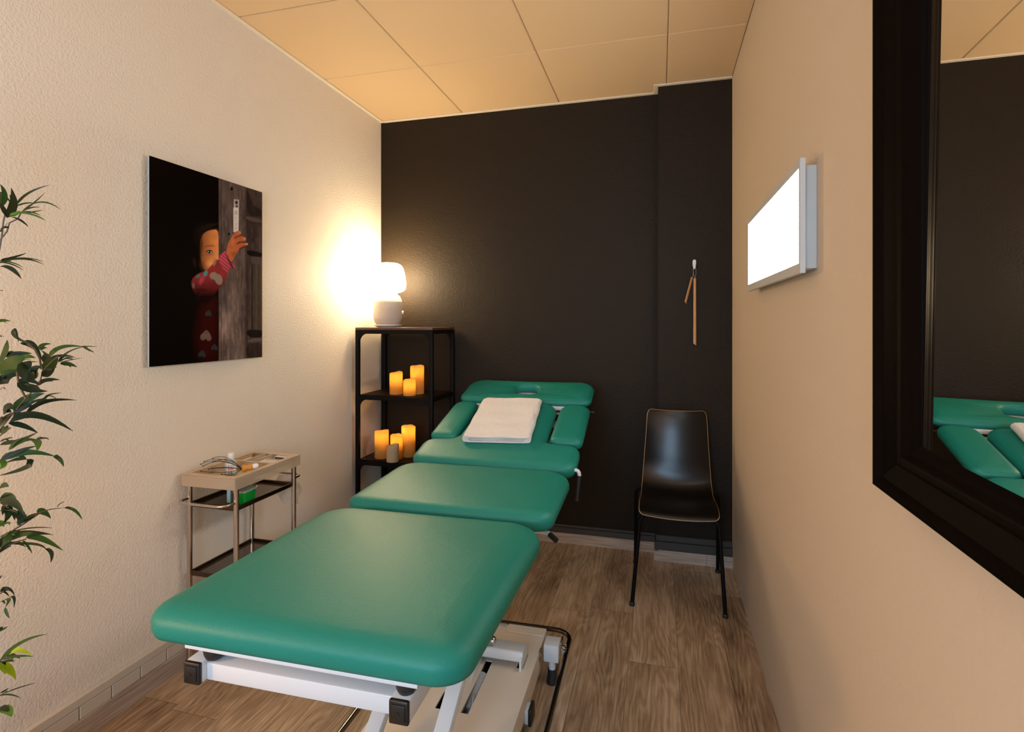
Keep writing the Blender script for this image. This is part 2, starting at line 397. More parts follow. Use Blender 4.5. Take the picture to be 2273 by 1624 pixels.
sk = MB(); sk.bbox(.083, .109, 1.115, 1.133, ZB, ZB+.003, .001, seg=1); sk.lathe([(0, .0045), (.003, .0045), (.003, .003), (0, .003)], (.100, 1.124, ZB), 10); sk.build('type_plate', m_grey, baseo)
# bent yoke standing in the slots
yk = MB()
YZ = Matrix(((0, 0, 1, 0), (1, 0, 0, 0), (0, 1, 0, 0), (0, 0, 0, 1)))
yk.prism(fil2([(.878, .140), (.964, .140), (.962, .163), (.890, .173)], .006, 4), -.04, .226, YZ)
yk.prism([(.868, .10), (.905, .10), (.962, .10), (.962, .138), (.952, .1445), (.880, .158), (.868, .150)], .2185, .2255, Matrix(((0, 0, 1, 0), (1, 0, 0, 0), (0, 1, 0, 0), (0, 0, 0, 1))))
yk.prism([(.70, .055), (.93, .055), (.955, .14), (.88, .158), (.72, .10)], .074, .081, Matrix(((0, 0, 1, 0), (1, 0, 0, 0), (0, 1, 0, 0), (0, 0, 0, 1))))
yk.build('yoke', m_white, tbl)
bl = MB(); bl.lathe([(0, .009), (.006, .0085), (.011, .006), (.0135, .002), (.0135, -.004), (0, -.004)], (.119, .908, .187), 20, Matrix.Rotation(R(78), 4, 'Y')); bl.build('bolt', m_chrome, tbl)
ac = MB(); ac.tube([(.105, .69, .085), (.100, .84, .10)], .021, 16); ac.tube([(.104, .60, .075), (.105, .70, .085)], .011, 12)
ac.tube(fillet([(.118, .66, .10), (.108, .72, .118), (.095, .76, .10), (.112, .80, .118)], .03), .003, 8); ac.build('actuator', m_grey, tbl)
# adjustable foot on an outrigger block, perimeter switch bar
def foot(x, y, s=1):
    fb = MB(); fb.bbox(x-.027, x+.026, y-.002, y+.06, .084, .143, .003); fb.tube([(x, y+.022, .090), (x, y+.022, .045)], .0125, 16); o = fb.build('foot_block', m_white, tbl)
    rb = MB(); rb.lathe([(0, 0), (.021, 0), (.021, .004), (.0165, .028), (.0165, .050), (0, .050)], (x, y+.022, 0), 20); rb.build('rubber_foot', m_rub, o)
foot(.303, 1.0); foot(-.198, 1.0); foot(.303, .05); foot(-.198, .05)
br = MB(); br.tube(fillet([(-.225, -.10, .100), (.350, -.10, .100), (.350, 1.178, .100), (-.225, 1.178, .100)], .055, 8, True), .0085, 12, closed=True)
bro = br.build('switch_bar', mat('dark_chrome', (.20, .17, .15), .16, 1), tbl)
bk2 = MB()
for yy in (1.075,):
    bk2.bbox(.330, .334, 1.03, 1.075, .10, .140, .001, seg=1); bk2.bbox(.333, .348, 1.035, 1.042, .096, .110, .001, seg=1); bk2.bbox(.333, .348, 1.062, 1.068, .096, .118, .001, seg=1)
    bk2.tube([(.334, 1.05, .115), (.345, 1.05, .105)], .004, 8)
bk2.build('bar_bracket', m_chrome, bro)
nt_ = MB(); nt_.lathe([(0, 0), (.008, 0), (.008, .006), (.004, .006), (.004, .012), (0, .012)], (.262, .995, .108), 6, Matrix.Rotation(R(90), 4, 'Y')); nt_.bbox(.262, .264, .982, 1.008, .088, .125, .0005, seg=1); nt_.build('bolt', m_chrome, tbl)
wh = MB(); wh.bbox(.262, .276, .752, .80, .035, .075, .003); who = wh.build('outrigger', m_white, tbl)
wc = MB(); wc.bbox(.274, .286, .748, .804, .030, .082, .005); wc.build('rubber_cap', m_black, who)
# release levers
lv = MB(); lv.tube(fillet([(.20, .775, .632), (.325, .785, .624), (.343, .775, .620)], .01), .0075, 10); lo = lv.build('release_lever', m_white, tbl)
lg = MB(); lg.tube([(.338, .778, .6205), (.362, .758, .612)], .0088, 12, rr=[.0088, .0088]); lg.build('lever_grip', m_black, lo)
lv = MB(); q = Vector((.368, 1.29, .700)); lv.tube(fillet([(.25, 1.275, .690), (.345, 1.275, .692), (.366, 1.275, .690), (.368, 1.275, .665)], .015), .0075, 10); lo = lv.build('release_lever', m_white, tbl)
lg = MB(); lg.tube([(.368, 1.275, .670), (.359, 1.262, .575)], .0088, 12); lg.lathe([(0, -.008), (.007, -.004), (.0088, 0)], (.359, 1.262, .575), 12); lg.build('lever_grip', m_black, lo)

# ------------------------------------------------------------------ towel
m_towel = mat('white_terry', (.80, .76, .72), .95, bump=[(900, .0022), (60, .003)], sheen=.3)
tw = empty('folded_towel', (0, 0, 0), 0, 'white terry towel folded flat on the backrest of the table', 'towel')
Mtw = Matrix.Translation((-.655, .885, 0)) @ Matrix.Rotation(PHI, 4, 'Z') @ Mb @ Matrix.Translation((-.020, .365, .0015)) @ Matrix.Rotation(R(3.8), 4, 'Z')
def towel_layer(name, wx, wy, z0, z1, dx=0, dy=0, seed=0, fold='x'):
    mb = MB(); nx, ny = 44, 56; rd = random.Random(seed); ph = [rd.uniform(0, 6) for _ in range(6)]
    prof = []   # rounded cross-section ring per y
    rings = []
    hh = (z1-z0)/2
    for j in range(ny+1):
        v = (j/ny*2-1); yy = v*wy/2+dy
        ro = 1-max(0, (abs(v)-.93)/.07)**2
        rg = []
        edge = .0035*math.sin(v*9+ph[0])
        wxx = wx/2*(1-.035*max(0, (v-.80)/.2)**2-.03*max(0, (-v-.93)/.07)**2)+edge*.5
        K = 26
        for k in range(K):      # top from left to right
            u = -1+2*k/(K-1); t = math.sqrt(max(0, 1-max(0, (abs(u)-.93)/.07)**2)) if abs(u) > .93 else 1
            rg.append((u*wxx+dx, yy, (z0+z1)/2+hh*(.25+.75*t)*(.55+.45*ro)+.0018*math.sin(u*5+ph[1]+v*3)*t+.0012*math.sin(v*11+ph[2])))
        for k in range(K):
            u = 1-2*k/(K-1); t = math.sqrt(max(0, 1-max(0, (abs(u)-.93)/.07)**2)) if abs(u) > .93 else 1
            rg.append((u*wxx*.999+dx, yy, (z0+z1)/2-hh*(.25+.75*t)*(.55+.45*ro)))
        rings.append(mb.ring(rg))
    for a, b in zip(rings, rings[1:]): mb.bridge(a, b)
    mb.bm.faces.new(rings[0][::-1]); mb.bm.faces.new(rings[-1])
    bmesh.ops.transform(mb.bm, matrix=Mtw, verts=mb.bm.verts[:])
    return mb.build(name, m_towel, tw, angle=70)
towel_layer('fold', .284, .415, 0, .0105, 0, 0, 1)
towel_layer('fold', .252, .409, .0110, .0212, .002, .0, 2)
towel_layer('fold', .288, .420, .0215, .0335, 0, .002, 3)
sc_ = MB(); npt = 78
sc_.tube([Mtw @ Vector((-.128+.256*k/(npt-1), .206+.0008*math.sin(k*.4), .024)) for k in range(npt)], .008, 10, rr=[.0085+(.0022 if k % 3 == 1 else 0) for k in range(npt)]); sc_.build('scalloped_hem', m_towel, tw)
# rolled side edge that joins top and bottom fold
for sx, ph in ((-1, 0), (1, 2)):
    mb = MB(); mb.tube([Mtw @ Vector((sx*(.1365+.0012*math.sin(j*.7+ph)), -.203+.406*j/24, .0165)) for j in range(25)], .013, 14, rr=[.0155]*25); mb.build('side_fold', m_towel, tw)

# ------------------------------------------------------------------ corner shelf unit
m_blk = mat('black_steel', (.004, .0033, .003), .5, spec=.10)
m_top = mat('dark_stained_wood', (.085, .028, .012), .38, noise=(30, .5, (1, 14, 1)))
SX0, SX1, SY0, SY1 = -1.695, -1.215, 2.80, 3.135
sh = empty('shelf_unit', ((SX0+SX1)/2, (SY0+SY1)/2, 0), 0, 'black metal open shelf unit standing in the corner under the lamp', 'shelf')
def loc_(o, root=sh):   # world-built child under translated root
    o.matrix_parent_inverse = Matrix.Translation(root.location).inverted(); return o
def pl(mb, name, m, root=sh, parent=None):
    o = mb.build(name, m, None); o.parent = parent or root
    if root and not parent: o.matrix_parent_inverse = Matrix.Translation(root.location).inverted()
    return o
t = MB(); t.bbox(SX0, SX1, SY0, SY1, 1.236, 1.250, .002); pl(t, 'top_board', m_top)
for px, py in ((SX0, SY0), (SX1-.022, SY0), (SX0, SY1-.022), (SX1-.022, SY1-.022)):
    t = MB(); t.bbox(px, px+.022, py, py+.022, 0, 1.236, .002); pl(t, 'post', m_blk)
def gusset(mb, x, z, sx, y0, y1, r=.05):
    # quarter-round inner corner in the xz plane at (x,z), opening towards sx and downward
    pts = [(x, z)]
    for k in range(9):
        a = k/8*PI/2; pts.append((x+sx*(r-r*math.cos(a)) if False else x+sx*r*(1-math.cos(a))*1.0, z-r*(1-math.sin(a))))
    poly = [(x, z)]+[(x+sx*r*(1-math.cos(k/8*PI/2)), z-r*(1-math.sin(k/8*PI/2))) for k in range(9)]
    a = mb.ring([(p[0], y0, p[1]) for p in poly]); b = mb.ring([(p[0], y1, p[1]) for p in poly]); mb.bridge(a, b); mb.bm.faces.new(a); mb.bm.faces.new(b[::-1])
LEV = (.862, .487, .12)
for z in (1.236,)+tuple(l-.004 for l in LEV):
    h = .022; fr = MB()
    for y0 in (SY0, SY1-.022):
        fr.box(SX0+.022, SX1-.022, y0+.001, y0+.021, z-h, z)
        gusset(fr, SX0+.0215, z-h+.001, 1, y0+.003, y0+.019); gusset(fr, SX1-.0215, z-h+.001, -1, y0+.003, y0+.019)
    for x0_ in (SX0, SX1-.022): fr.box(x0_+.001, x0_+.021, SY0+.022, SY1-.022, z-h, z)
    pl(fr, 'rail_frame', m_blk)
m_mesh = mat('dark_perforated_steel', (.020, .009, .006), .4, spec=.3)
for L_ in LEV:
    s = MB()
    nb = 44
    for k in range(nb):
        xx = SX0+.024+(SX1-SX0-.048)*(k+.5)/nb; s.box(xx-.0032, xx+.0032, SY0+.02, SY1-.02, L_-.004, L_)
    for yy in (SY0+.02, (SY0+SY1)/2-.01, SY1-.034): s.box(SX0+.022, SX1-.022, yy, yy+.014, L_-.006, L_-.0005)
    pl(s, 'wire_shelf', m_mesh)

# ------------------------------------------------------------------ lamp
lp = empty('table_lamp', (-1.575, 2.965, 1.250), 0, 'mushroom-shaped white glass table lamp glowing in the corner on the shelf unit', 'lamp')
m_glow = mat('glowing_opal_glass', (.9, .88, .84), .3, emit=((1.0, .76, .46), 66))
m_fab = mat('beige_woven_fabric', (.50, .44, .38), .9, bump=[(500, .002)])
m_lw = mat('white_lamp_plastic', (.80, .76, .72), .35)
p = MB(); p.lathe([(0, 0), (.058, 0), (.066, .004), (.082, .012), (.082, .016), (.05, .016), (0, .016)], seg=48); p.build('base_plate', m_lw, lp)
p = MB()
prof = [(0, .016), (.066, .016), (.079, .032), (.0835, .055), (.0835, .15), (.080, .168), (.070, .186), (.055, .198), (0, .198)]
p.lathe([(a, b) for a, b in prof], seg=48); p.build('body', m_fab, lp)
p = MB()
for z in [.05+i*.0042 for i in range(26)]: p.lathe([(.0836, z-.0013), (.0842, z), (.0836, z+.0013)], seg=48)
p.build('thread', m_fab, lp)
p = MB(); p.lathe([(.05, .196), (.0575, .200), (.0575, .206), (.05, .210), (0, .210)], seg=40); p.build('neck', m_lw, lp)
p = MB(); p.lathe([(0, .206), (.05, .206), (.075, .210), (.098, .222), (.107, .240), (.108, .262), (.102, .310), (.092, .350), (.080, .370), (.060, .3815), (.03, .385), (0, .3855)], seg=56); so = p.build('lamp_shade', m_glow, lp); so['label'] = 'glowing white glass dome'
p = MB(); p.lathe([(0, 0), (.010, 0), (.012, .003), (.012, .010), (.009, .013), (0, .013)], seg=20, M=Matrix.Translation((.0805*math.cos(.38), .0805*math.sin(.38), .088)) @ Matrix.Rotation(.38, 4, 'Z') @ Matrix.Rotation(R(90), 4, 'Y')); p.build('knob', m_lw, lp)
cd = MB(); cd.tube(bez((-1.625, 3.02, 1.2535), (-1.65, 3.08, 1.2535), (-1.66, 3.146, 1.2535), 8), .003, 8)
pl(cd, 'cord', m_blk, lp)

# ------------------------------------------------------------------ candles
def wax(name, lit):
    m = bpy.data.materials.new(name); m.use_nodes = True; nt = m.node_tree; N = nt.nodes; N.remove(N['Principled BSDF'])
    d = N.new('ShaderNodeBsdfDiffuse'); t = N.new('ShaderNodeBsdfTranslucent'); mx = N.new('ShaderNodeMixShader')
    d.inputs[0].default_value = (.55, .36, .14, 1) if lit else (.55, .44, .28, 1); t.inputs[0].default_value = (1.0, .78, .32, 1); mx.inputs[0].default_value = .70 if lit else .3
    nz = N.new('ShaderNodeTexNoise'); nz.inputs['Scale'].default_value = 60; tc = N.new('ShaderNodeTexCoord'); bp = N.new('ShaderNodeBump'); bp.inputs['Distance'].default_value = .001
    nt.links.new(tc.outputs['Object'], nz.inputs[0]); nt.links.new(nz.outputs[0], bp.inputs['Height']); nt.links.new(bp.outputs[0], d.inputs['Normal'])
    nt.links.new(d.outputs[0], mx.inputs[1]); nt.links.new(t.outputs[0], mx.inputs[2]); nt.links.new(mx.outputs[0], N['Material Output'].inputs[0]); return m
m_wax = wax('lit_cream_wax', True); m_wax0 = wax('unlit_cream_wax', False)
m_flame = mat('candle_flame', (1, .7, .3), .5, emit=((1, .62, .22), 25))
def candle(x, y, z, r, h, label, lit=True, seed=0, power=1.5):
    e = empty('pillar_candle', (x, y, z), 0, label, 'candle', 'pillar candles on the shelf unit')
    mb = MB(); seg = 36; rd = random.Random(seed); p1, p2 = rd.uniform(0, 6), rd.uniform(0, 6)
    def lip(a): return .0032*math.sin(a+p1)+.0022*math.sin(2*a+p2)+.001*math.sin(5*a)
    def rg(r_, zz, l=0): return mb.ring([(r_*math.cos(2*PI*k/seg), r_*math.sin(2*PI*k/seg), zz+(lip(2*PI*k/seg) if l else 0)) for k in range(seg)])
    L = [rg(r*.96, 0), rg(r, .003)]+[rg(r*(1+.004*math.sin(q*2+p1)), .003+(h-.012)*q/5) for q in range(1, 6)]+[rg(r*.985, h-.003, 1), rg(r*.94, h, 1), rg(r*.88, h-.003, 1), rg(r*.86, h-.02), rg(r*.84, .012), rg(r*.5, .008)]
    for a, b in zip(L, L[1:]): mb.bridge(a, b)
    mb.bm.faces.new(L[0][::-1]); mb.bm.faces.new(L[-1]); mb.build('wax_body', m_wax if lit else m_wax0, e)
    if lit:
        f = MB(); zf = h-.040
        f.lathe([(0, 0), (.0035, .003), (.0045, .008), (.003, .015), (0, .021)], (0, 0, zf), 12); f.build('flame', m_flame, e)
        f = MB(); f.lathe([(0, .0), (.010, 0), (.010, zf-.010), (.003, zf-.006), (.0015, zf), (0, zf)], (0, 0, .009), 12); f.build('light_holder', m_lw, e)
        lt = light('candle_light', 'POINT', (x, y, z+h-.034), power, (1, .60, .22), .007)
    else:
        f = MB(); f.lathe([(r*.85, h-.028), (r*.4, h-.030), (0, h-.030)], (0, 0, 0), 24); f.build('wax_top', m_wax0, e)
    return e
SU, SL = LEV[0], LEV[1]
candle(-1.487, 2.90, SU, .0375, .126, 'glowing candle standing alone on the upper wire shelf, left of two others', seed=1)
candle(-1.372, 2.94, SU, .040, .163, 'tallest glowing candle on the upper wire shelf, behind a short one', seed=2)
candle(-1.385, 2.865, SU, .0355, .092, 'short glowing candle in front of the tall one on the upper wire shelf', seed=3)
candle(-1.575, 2.89, SL, .0405, .158, 'glowing candle at the left end of the lower wire shelf', seed=4)
candle(-1.440, 2.965, SL, .041, .180, 'tall glowing candle at the back of the lower wire shelf group', seed=5)
candle(-1.482, 2.895, SL, .0355, .137, 'medium glowing candle between the tall one and the unlit one', seed=6)
candle(-1.472, 2.828, SL, .035, .095, 'small unlit candle at the front of the lower wire shelf', lit=False, seed=8)

# ------------------------------------------------------------------ chair
ch = empty('side_chair', (.08, 2.75, 0), 0, 'black veneer shell chair on thin black steel legs against the dark wall', 'chair')
m_ven = bpy.data.materials.new('black_lacquered_veneer'); m_ven.use_nodes = True
vb = m_ven.node_tree.nodes['Principled BSDF']; vb.inputs['Base Color'].default_value = (.004, .0035, .0035, 1); vb.inputs['Roughness'].default_value = .30; vb.inputs['Specular IOR Level'].default_value = .42
nn = m_ven.node_tree.nodes.new('ShaderNodeTexNoise'); tcn = m_ven.node_tree.nodes.new('ShaderNodeTexCoord'); mpn = m_ven.node_tree.nodes.new('ShaderNodeMapping'); mpn.inputs['Scale'].default_value = (260, 260, 6); bpn = m_ven.node_tree.nodes.new('ShaderNodeBump'); bpn.inputs['Distance'].default_value = .00008; nn.inputs['Scale'].default_value = 1
for a, b in ((tcn.outputs['Object'], mpn.inputs[0]), (mpn.outputs[0], nn.inputs[0]), (nn.outputs[0], bpn.inputs['Height']), (bpn.outputs[0], vb.inputs['Normal'])): m_ven.node_tree.links.new(a, b)
m_ply = mat('light_plywood_edge', (.50, .27, .10), .5, noise=(90, .2))
# centreline profile (y,z,halfwidth) from seat front to back top
prof = [(2.530, .404, .152), (2.532, .408, .161), (2.538, .413, .167), (2.550, .418, .170), (2.575, .424, .171), (2.64, .428, .172), (2.72, .424, .170), (2.80, .420, .1685), (2.86, .428, .168), (2.895, .452, .167), (2.912, .49, .165), (2.922, .54, .1625), (2.932, .60, .159), (2.944, .66, .155), (2.956, .72, .152), (2.970, .775, .149), (2.977, .798, .146), (2.981, .812, .138), (2.982, .815, .125)]
def cr_(pts, n=4):
    out = []
    for i in range(len(pts)-1):
        p0 = pts[max(i-1, 0)]; p1 = pts[i]; p2 = pts[i+1]; p3 = pts[min(i+2, len(pts)-1)]
        for k in range(n):
            t = k/n; out.append(tuple(.5*((2*b)+(-a+c)*t+(2*a-5*b+4*c-d)*t*t+(-a+3*b-3*c+d)*t**3) for a, b, c, d in zip(p0, p1, p2, p3)))
    out.append(pts[-1]); return out
pr = cr_(prof); nu = 20
def shell_pts(off):
    rows = []
    for i, (y_, z_, hw) in enumerate(pr):
        a = pr[max(i-1, 0)]; b = pr[min(i+1, len(pr)-1)]; ty, tz = b[0]-a[0], b[1]-a[1]; l = math.hypot(ty, tz); ny, nz = -tz/l, ty/l
        up = min(1, max(0, (z_-.44)/.12)); cur = .030*up+.004*(1-up)   # horizontal concavity
        rows.append([Vector((.080+(-1+2*k/nu)*hw*1.0+.012*(z_-.42), y_+ny*off-(-1+2*k/nu)**2*(-cur)*(-ny if up > 0 else 0) , z_+nz*off+(1-up)*.010*((-1+2*k/nu)**2))) for k in range(nu+1)])
    return rows
sb = MB(); T1 = shell_pts(.005); T0 = shell_pts(-.005)
v1 = [sb.ring(r_) for r_ in T1]; v0 = [sb.ring(r_) for r_ in T0]
for i in range(len(v1)-1):
    sb.bridge(v1[i], v1[i+1], False); sb.bridge(v0[i+1], v0[i], False)
sho = pl(sb, 'seat_shell', m_ven, ch)
eb = MB(); per1 = T1[0]+[r_[-1] for r_ in T1[1:-1]]+T1[-1][::-1]+[r_[0] for r_ in T1[1:-1]][::-1]; per0 = T0[0]+[r_[-1] for r_ in T0[1:-1]]+T0[-1][::-1]+[r_[0] for r_ in T0[1:-1]][::-1]
mids = [(a+b)/2 for a, b in zip(per1, per0)]; keep = [mids[0]]
for v in mids[1:]:
    if (v-keep[-1]).length > .004: keep.append(v)
if (keep[0]-keep[-1]).length < .004: keep.pop()
eb.tube(keep, .0033, 8, closed=True)
pl(eb, 'plywood_edge', m_ply, ch)
def leg(pts, name='leg'):
    t = MB(); t.tube(fillet(pts, .035, 8), .0088, 12); e = Vector(pts[-1]); o = pl(t, name, m_blk, ch)
    f = MB(); f.lathe([(0, 0), (.0125, 0), (.0125, .012), (.009, .016), (0, .016)], (e.x, e.y, 0), 14); pl(f, 'foot_cap', m_rub, ch, None)
leg([(-.02, 2.60, .402), (-.086, 2.572, .398), (-.122, 2.527, .008)]); leg([(.18, 2.60, .402), (.252, 2.572, .398), (.274, 2.528, .008)])
leg([(-.02, 2.80, .402), (-.05, 2.86, .425), (-.119, 2.875, .432), (-.126, 2.975, .008)]); leg([(.18, 2.80, .402), (.205, 2.86, .422), (.279, 2.875, .432), (.285, 2.972, .008)])
s = MB(); 
for x in (-.02, .18): s.tube([(x, 2.60, .404), (x, 2.80, .402)], .0088, 10)
s.tube([(-.02, 2.70, .403), (.18, 2.70, .403)], .0088, 10); pl(s, 'seat_rail', m_blk, ch)

# ------------------------------------------------------------------ hook with shoehorns / wooden hanger pieces
m_hook = mat('white_hook', (.70, .70, .70), .3)
hk = MB()
hp = fil2([(-.0085, -.027), (.0085, -.027), (.0085, .013), (-.0085, .013)], .0085, 8)
Mx = Matrix.Translation((.176, YP, 1.600)) @ Matrix.Rotation(R(90), 4, 'X')
hk.prism(hp, 0, .006, Mx); hk.tube(fillet([(.176, YP-.004, 1.590), (.176, YP-.012, 1.567), (.176, YP-.030, 1.566), (.176, YP-.030, 1.584)], .01), .0065, 12, rr=None)
tag(hk.build('wall_hook', m_hook), 'small white oval hook on the dark column wall', 'hook')
m_bam = mat('bamboo_wood', (.50, .25, .085), .5, noise=(40, .2, (6, 6, .6)))
def horn(name, M, L, wd, label, lk):
    e = empty(name, M.translation, 0, label, 'shoehorn', 'wooden shoehorns on the wall hook')
    mb = MB(); n = 16; rings = []
    for i in range(n+1):
        z = -L*i/n; ww = wd*(.85+.15*i/n); sk_ = .006 if i == n else 0
        rings.append(mb.ring([Vector((x*ww, -.0035*(1-(2*x)**2)+q, z-(sk_*(x+.5)*1.8 if i == n else 0))) for q, xs_ in ((0, (-.5, -.25, 0, .25, .5)), (.0035, (.5, .25, 0, -.25, -.5))) for x in xs_]))
    for a, b in zip(rings, rings[1:]): mb.bridge(a, b)
    mb.bm.faces.new(rings[0][::-1]); mb.bm.faces.new(rings[-1]); o = mb.build('blade', m_bam, e)
    R3 = M.to_3x3().to_4x4(); o.matrix_local = R3
    st = MB(); st.tube(lk, .0009, 6); so = st.build('cord', mat('leather_cord', (.35, .26, .18), .8), e); so.matrix_parent_inverse = Matrix.Translation(M.translation).inverted()
H0 = Vector((.176, YP-.022, 1.563))
horn('shoehorn', Matrix.Translation((.1775, YP-.024, 1.512)), .344, .0148, 'long straight wooden shoehorn hanging from the white hook', [Vector((.1775, YP-.024, 1.508)), Vector((.1835, YP-.023, 1.535)), H0+Vector((.0075, 0, 0)), H0+Vector((0, 0, .012)), H0+Vector((-.0075, 0, 0)), Vector((.171, YP-.023, 1.535)), Vector((.1775, YP-.024, 1.508))])
horn('shoehorn', Matrix.Translation((.166, YP-.012, 1.518)) @ Matrix.Rotation(R(14), 4, 'Y') @ Matrix.Rotation(R(62), 4, 'Z'), .135, .020, 'short dark wooden shoehorn tilted behind the long one', [Vector((.166, YP-.012, 1.515)), Vector((.170, YP-.016, 1.54)), H0+Vector((-.006, .004, .002))])

# ------------------------------------------------------------------ light box on the right wall
m_frame = mat('grey_white_aluminium', (.50, .50, .48), .4)
lb = empty('light_box', (XR, 1.84, 1.398), 0, 'glowing white rectangular light box mounted on the right wall', 'light panel')
b = MB(); b.bbox(-.030, 0, .0, .77, .012, .262, .002); b2 = b.build('housing', m_frame, lb); b2.location = (0, -.38, 0)
b = MB(); y0, y1, z0, z1 = -.40, .41, 0, .275; fx0, fx1 = -.042, -.030; my, mzb, mzt = .013, .024, .022
b.box(fx1-.0015, fx1, y0+my, y1-my, z0+mzb, z1-mzt); b.box(fx0, fx1, y0, y0+my, z0, z1); b.box(fx0, fx1, y1-my, y1, z0, z1); b.box(fx0, fx1, y0+my, y1-my, z0, z0+mzb); b.box(fx0, fx1, y0+my, y1-my, z1-mzt, z1)
b.build('panel_frame', m_frame, lb, smooth=False)
m_scr = mat('glowing_panel', (.9, .9, .9), .3, emit=((1.0, .97, .92), 13.0))
b = MB(); b.box(fx0+.002, fx0+.005, y0+my, y1-my, z0+mzb, z1-mzt); o = b.build('screen', m_scr, lb, smooth=False); o['label'] = 'glowing white screen'

# ------------------------------------------------------------------ mirror
m_mf = mat('dark_espresso_lacquer', (.003, .0016, .0011), .5, spec=.02)
m_mir = mat('silvered_glass', (.93, .92, .90), .0, 1)
mi = empty('wall_mirror', (XR, .939, 1.034), 0, 'large mirror in a wide black-brown wooden frame on the right wall', 'mirror')
W_, H_ = .62, 1.15
pf = [(0, -.002), (0, -.048), (.003, -.054), (.009, -.055), (.014, -.051), (.018, -.046), (.030, -.042), (.042, -.037), (.047, -.038), (.052, -.0365), (.056, -.034), (.060, -.030), (.066, -.027), (.070, -.024), (.073, -.022), (.077, -.020), (.078, -.016), (.078, -.004)]
f = MB(); rg = []
for s_, x_ in pf:
    rg.append(f.ring([(x_, -s_, s_), (x_, -(W_-s_), s_), (x_, -(W_-s_), H_-s_), (x_, -s_, H_-s_)]))
for a, b in zip(rg, rg[1:]): f.bridge(a, b)
f.bridge(rg[-1], rg[0]); f.build('frame', m_mf, mi, angle=25)
f = MB(); f.box(0, .001, -(W_-.160), 0, -.002, H_-.156); o = f.build('mirror_glass', m_mir, mi, smooth=False)
o.location = (-.0190, -.079, .079); o.rotation_euler = (0, R(.5), R(-1.5))
mi.location.x = XR-.002

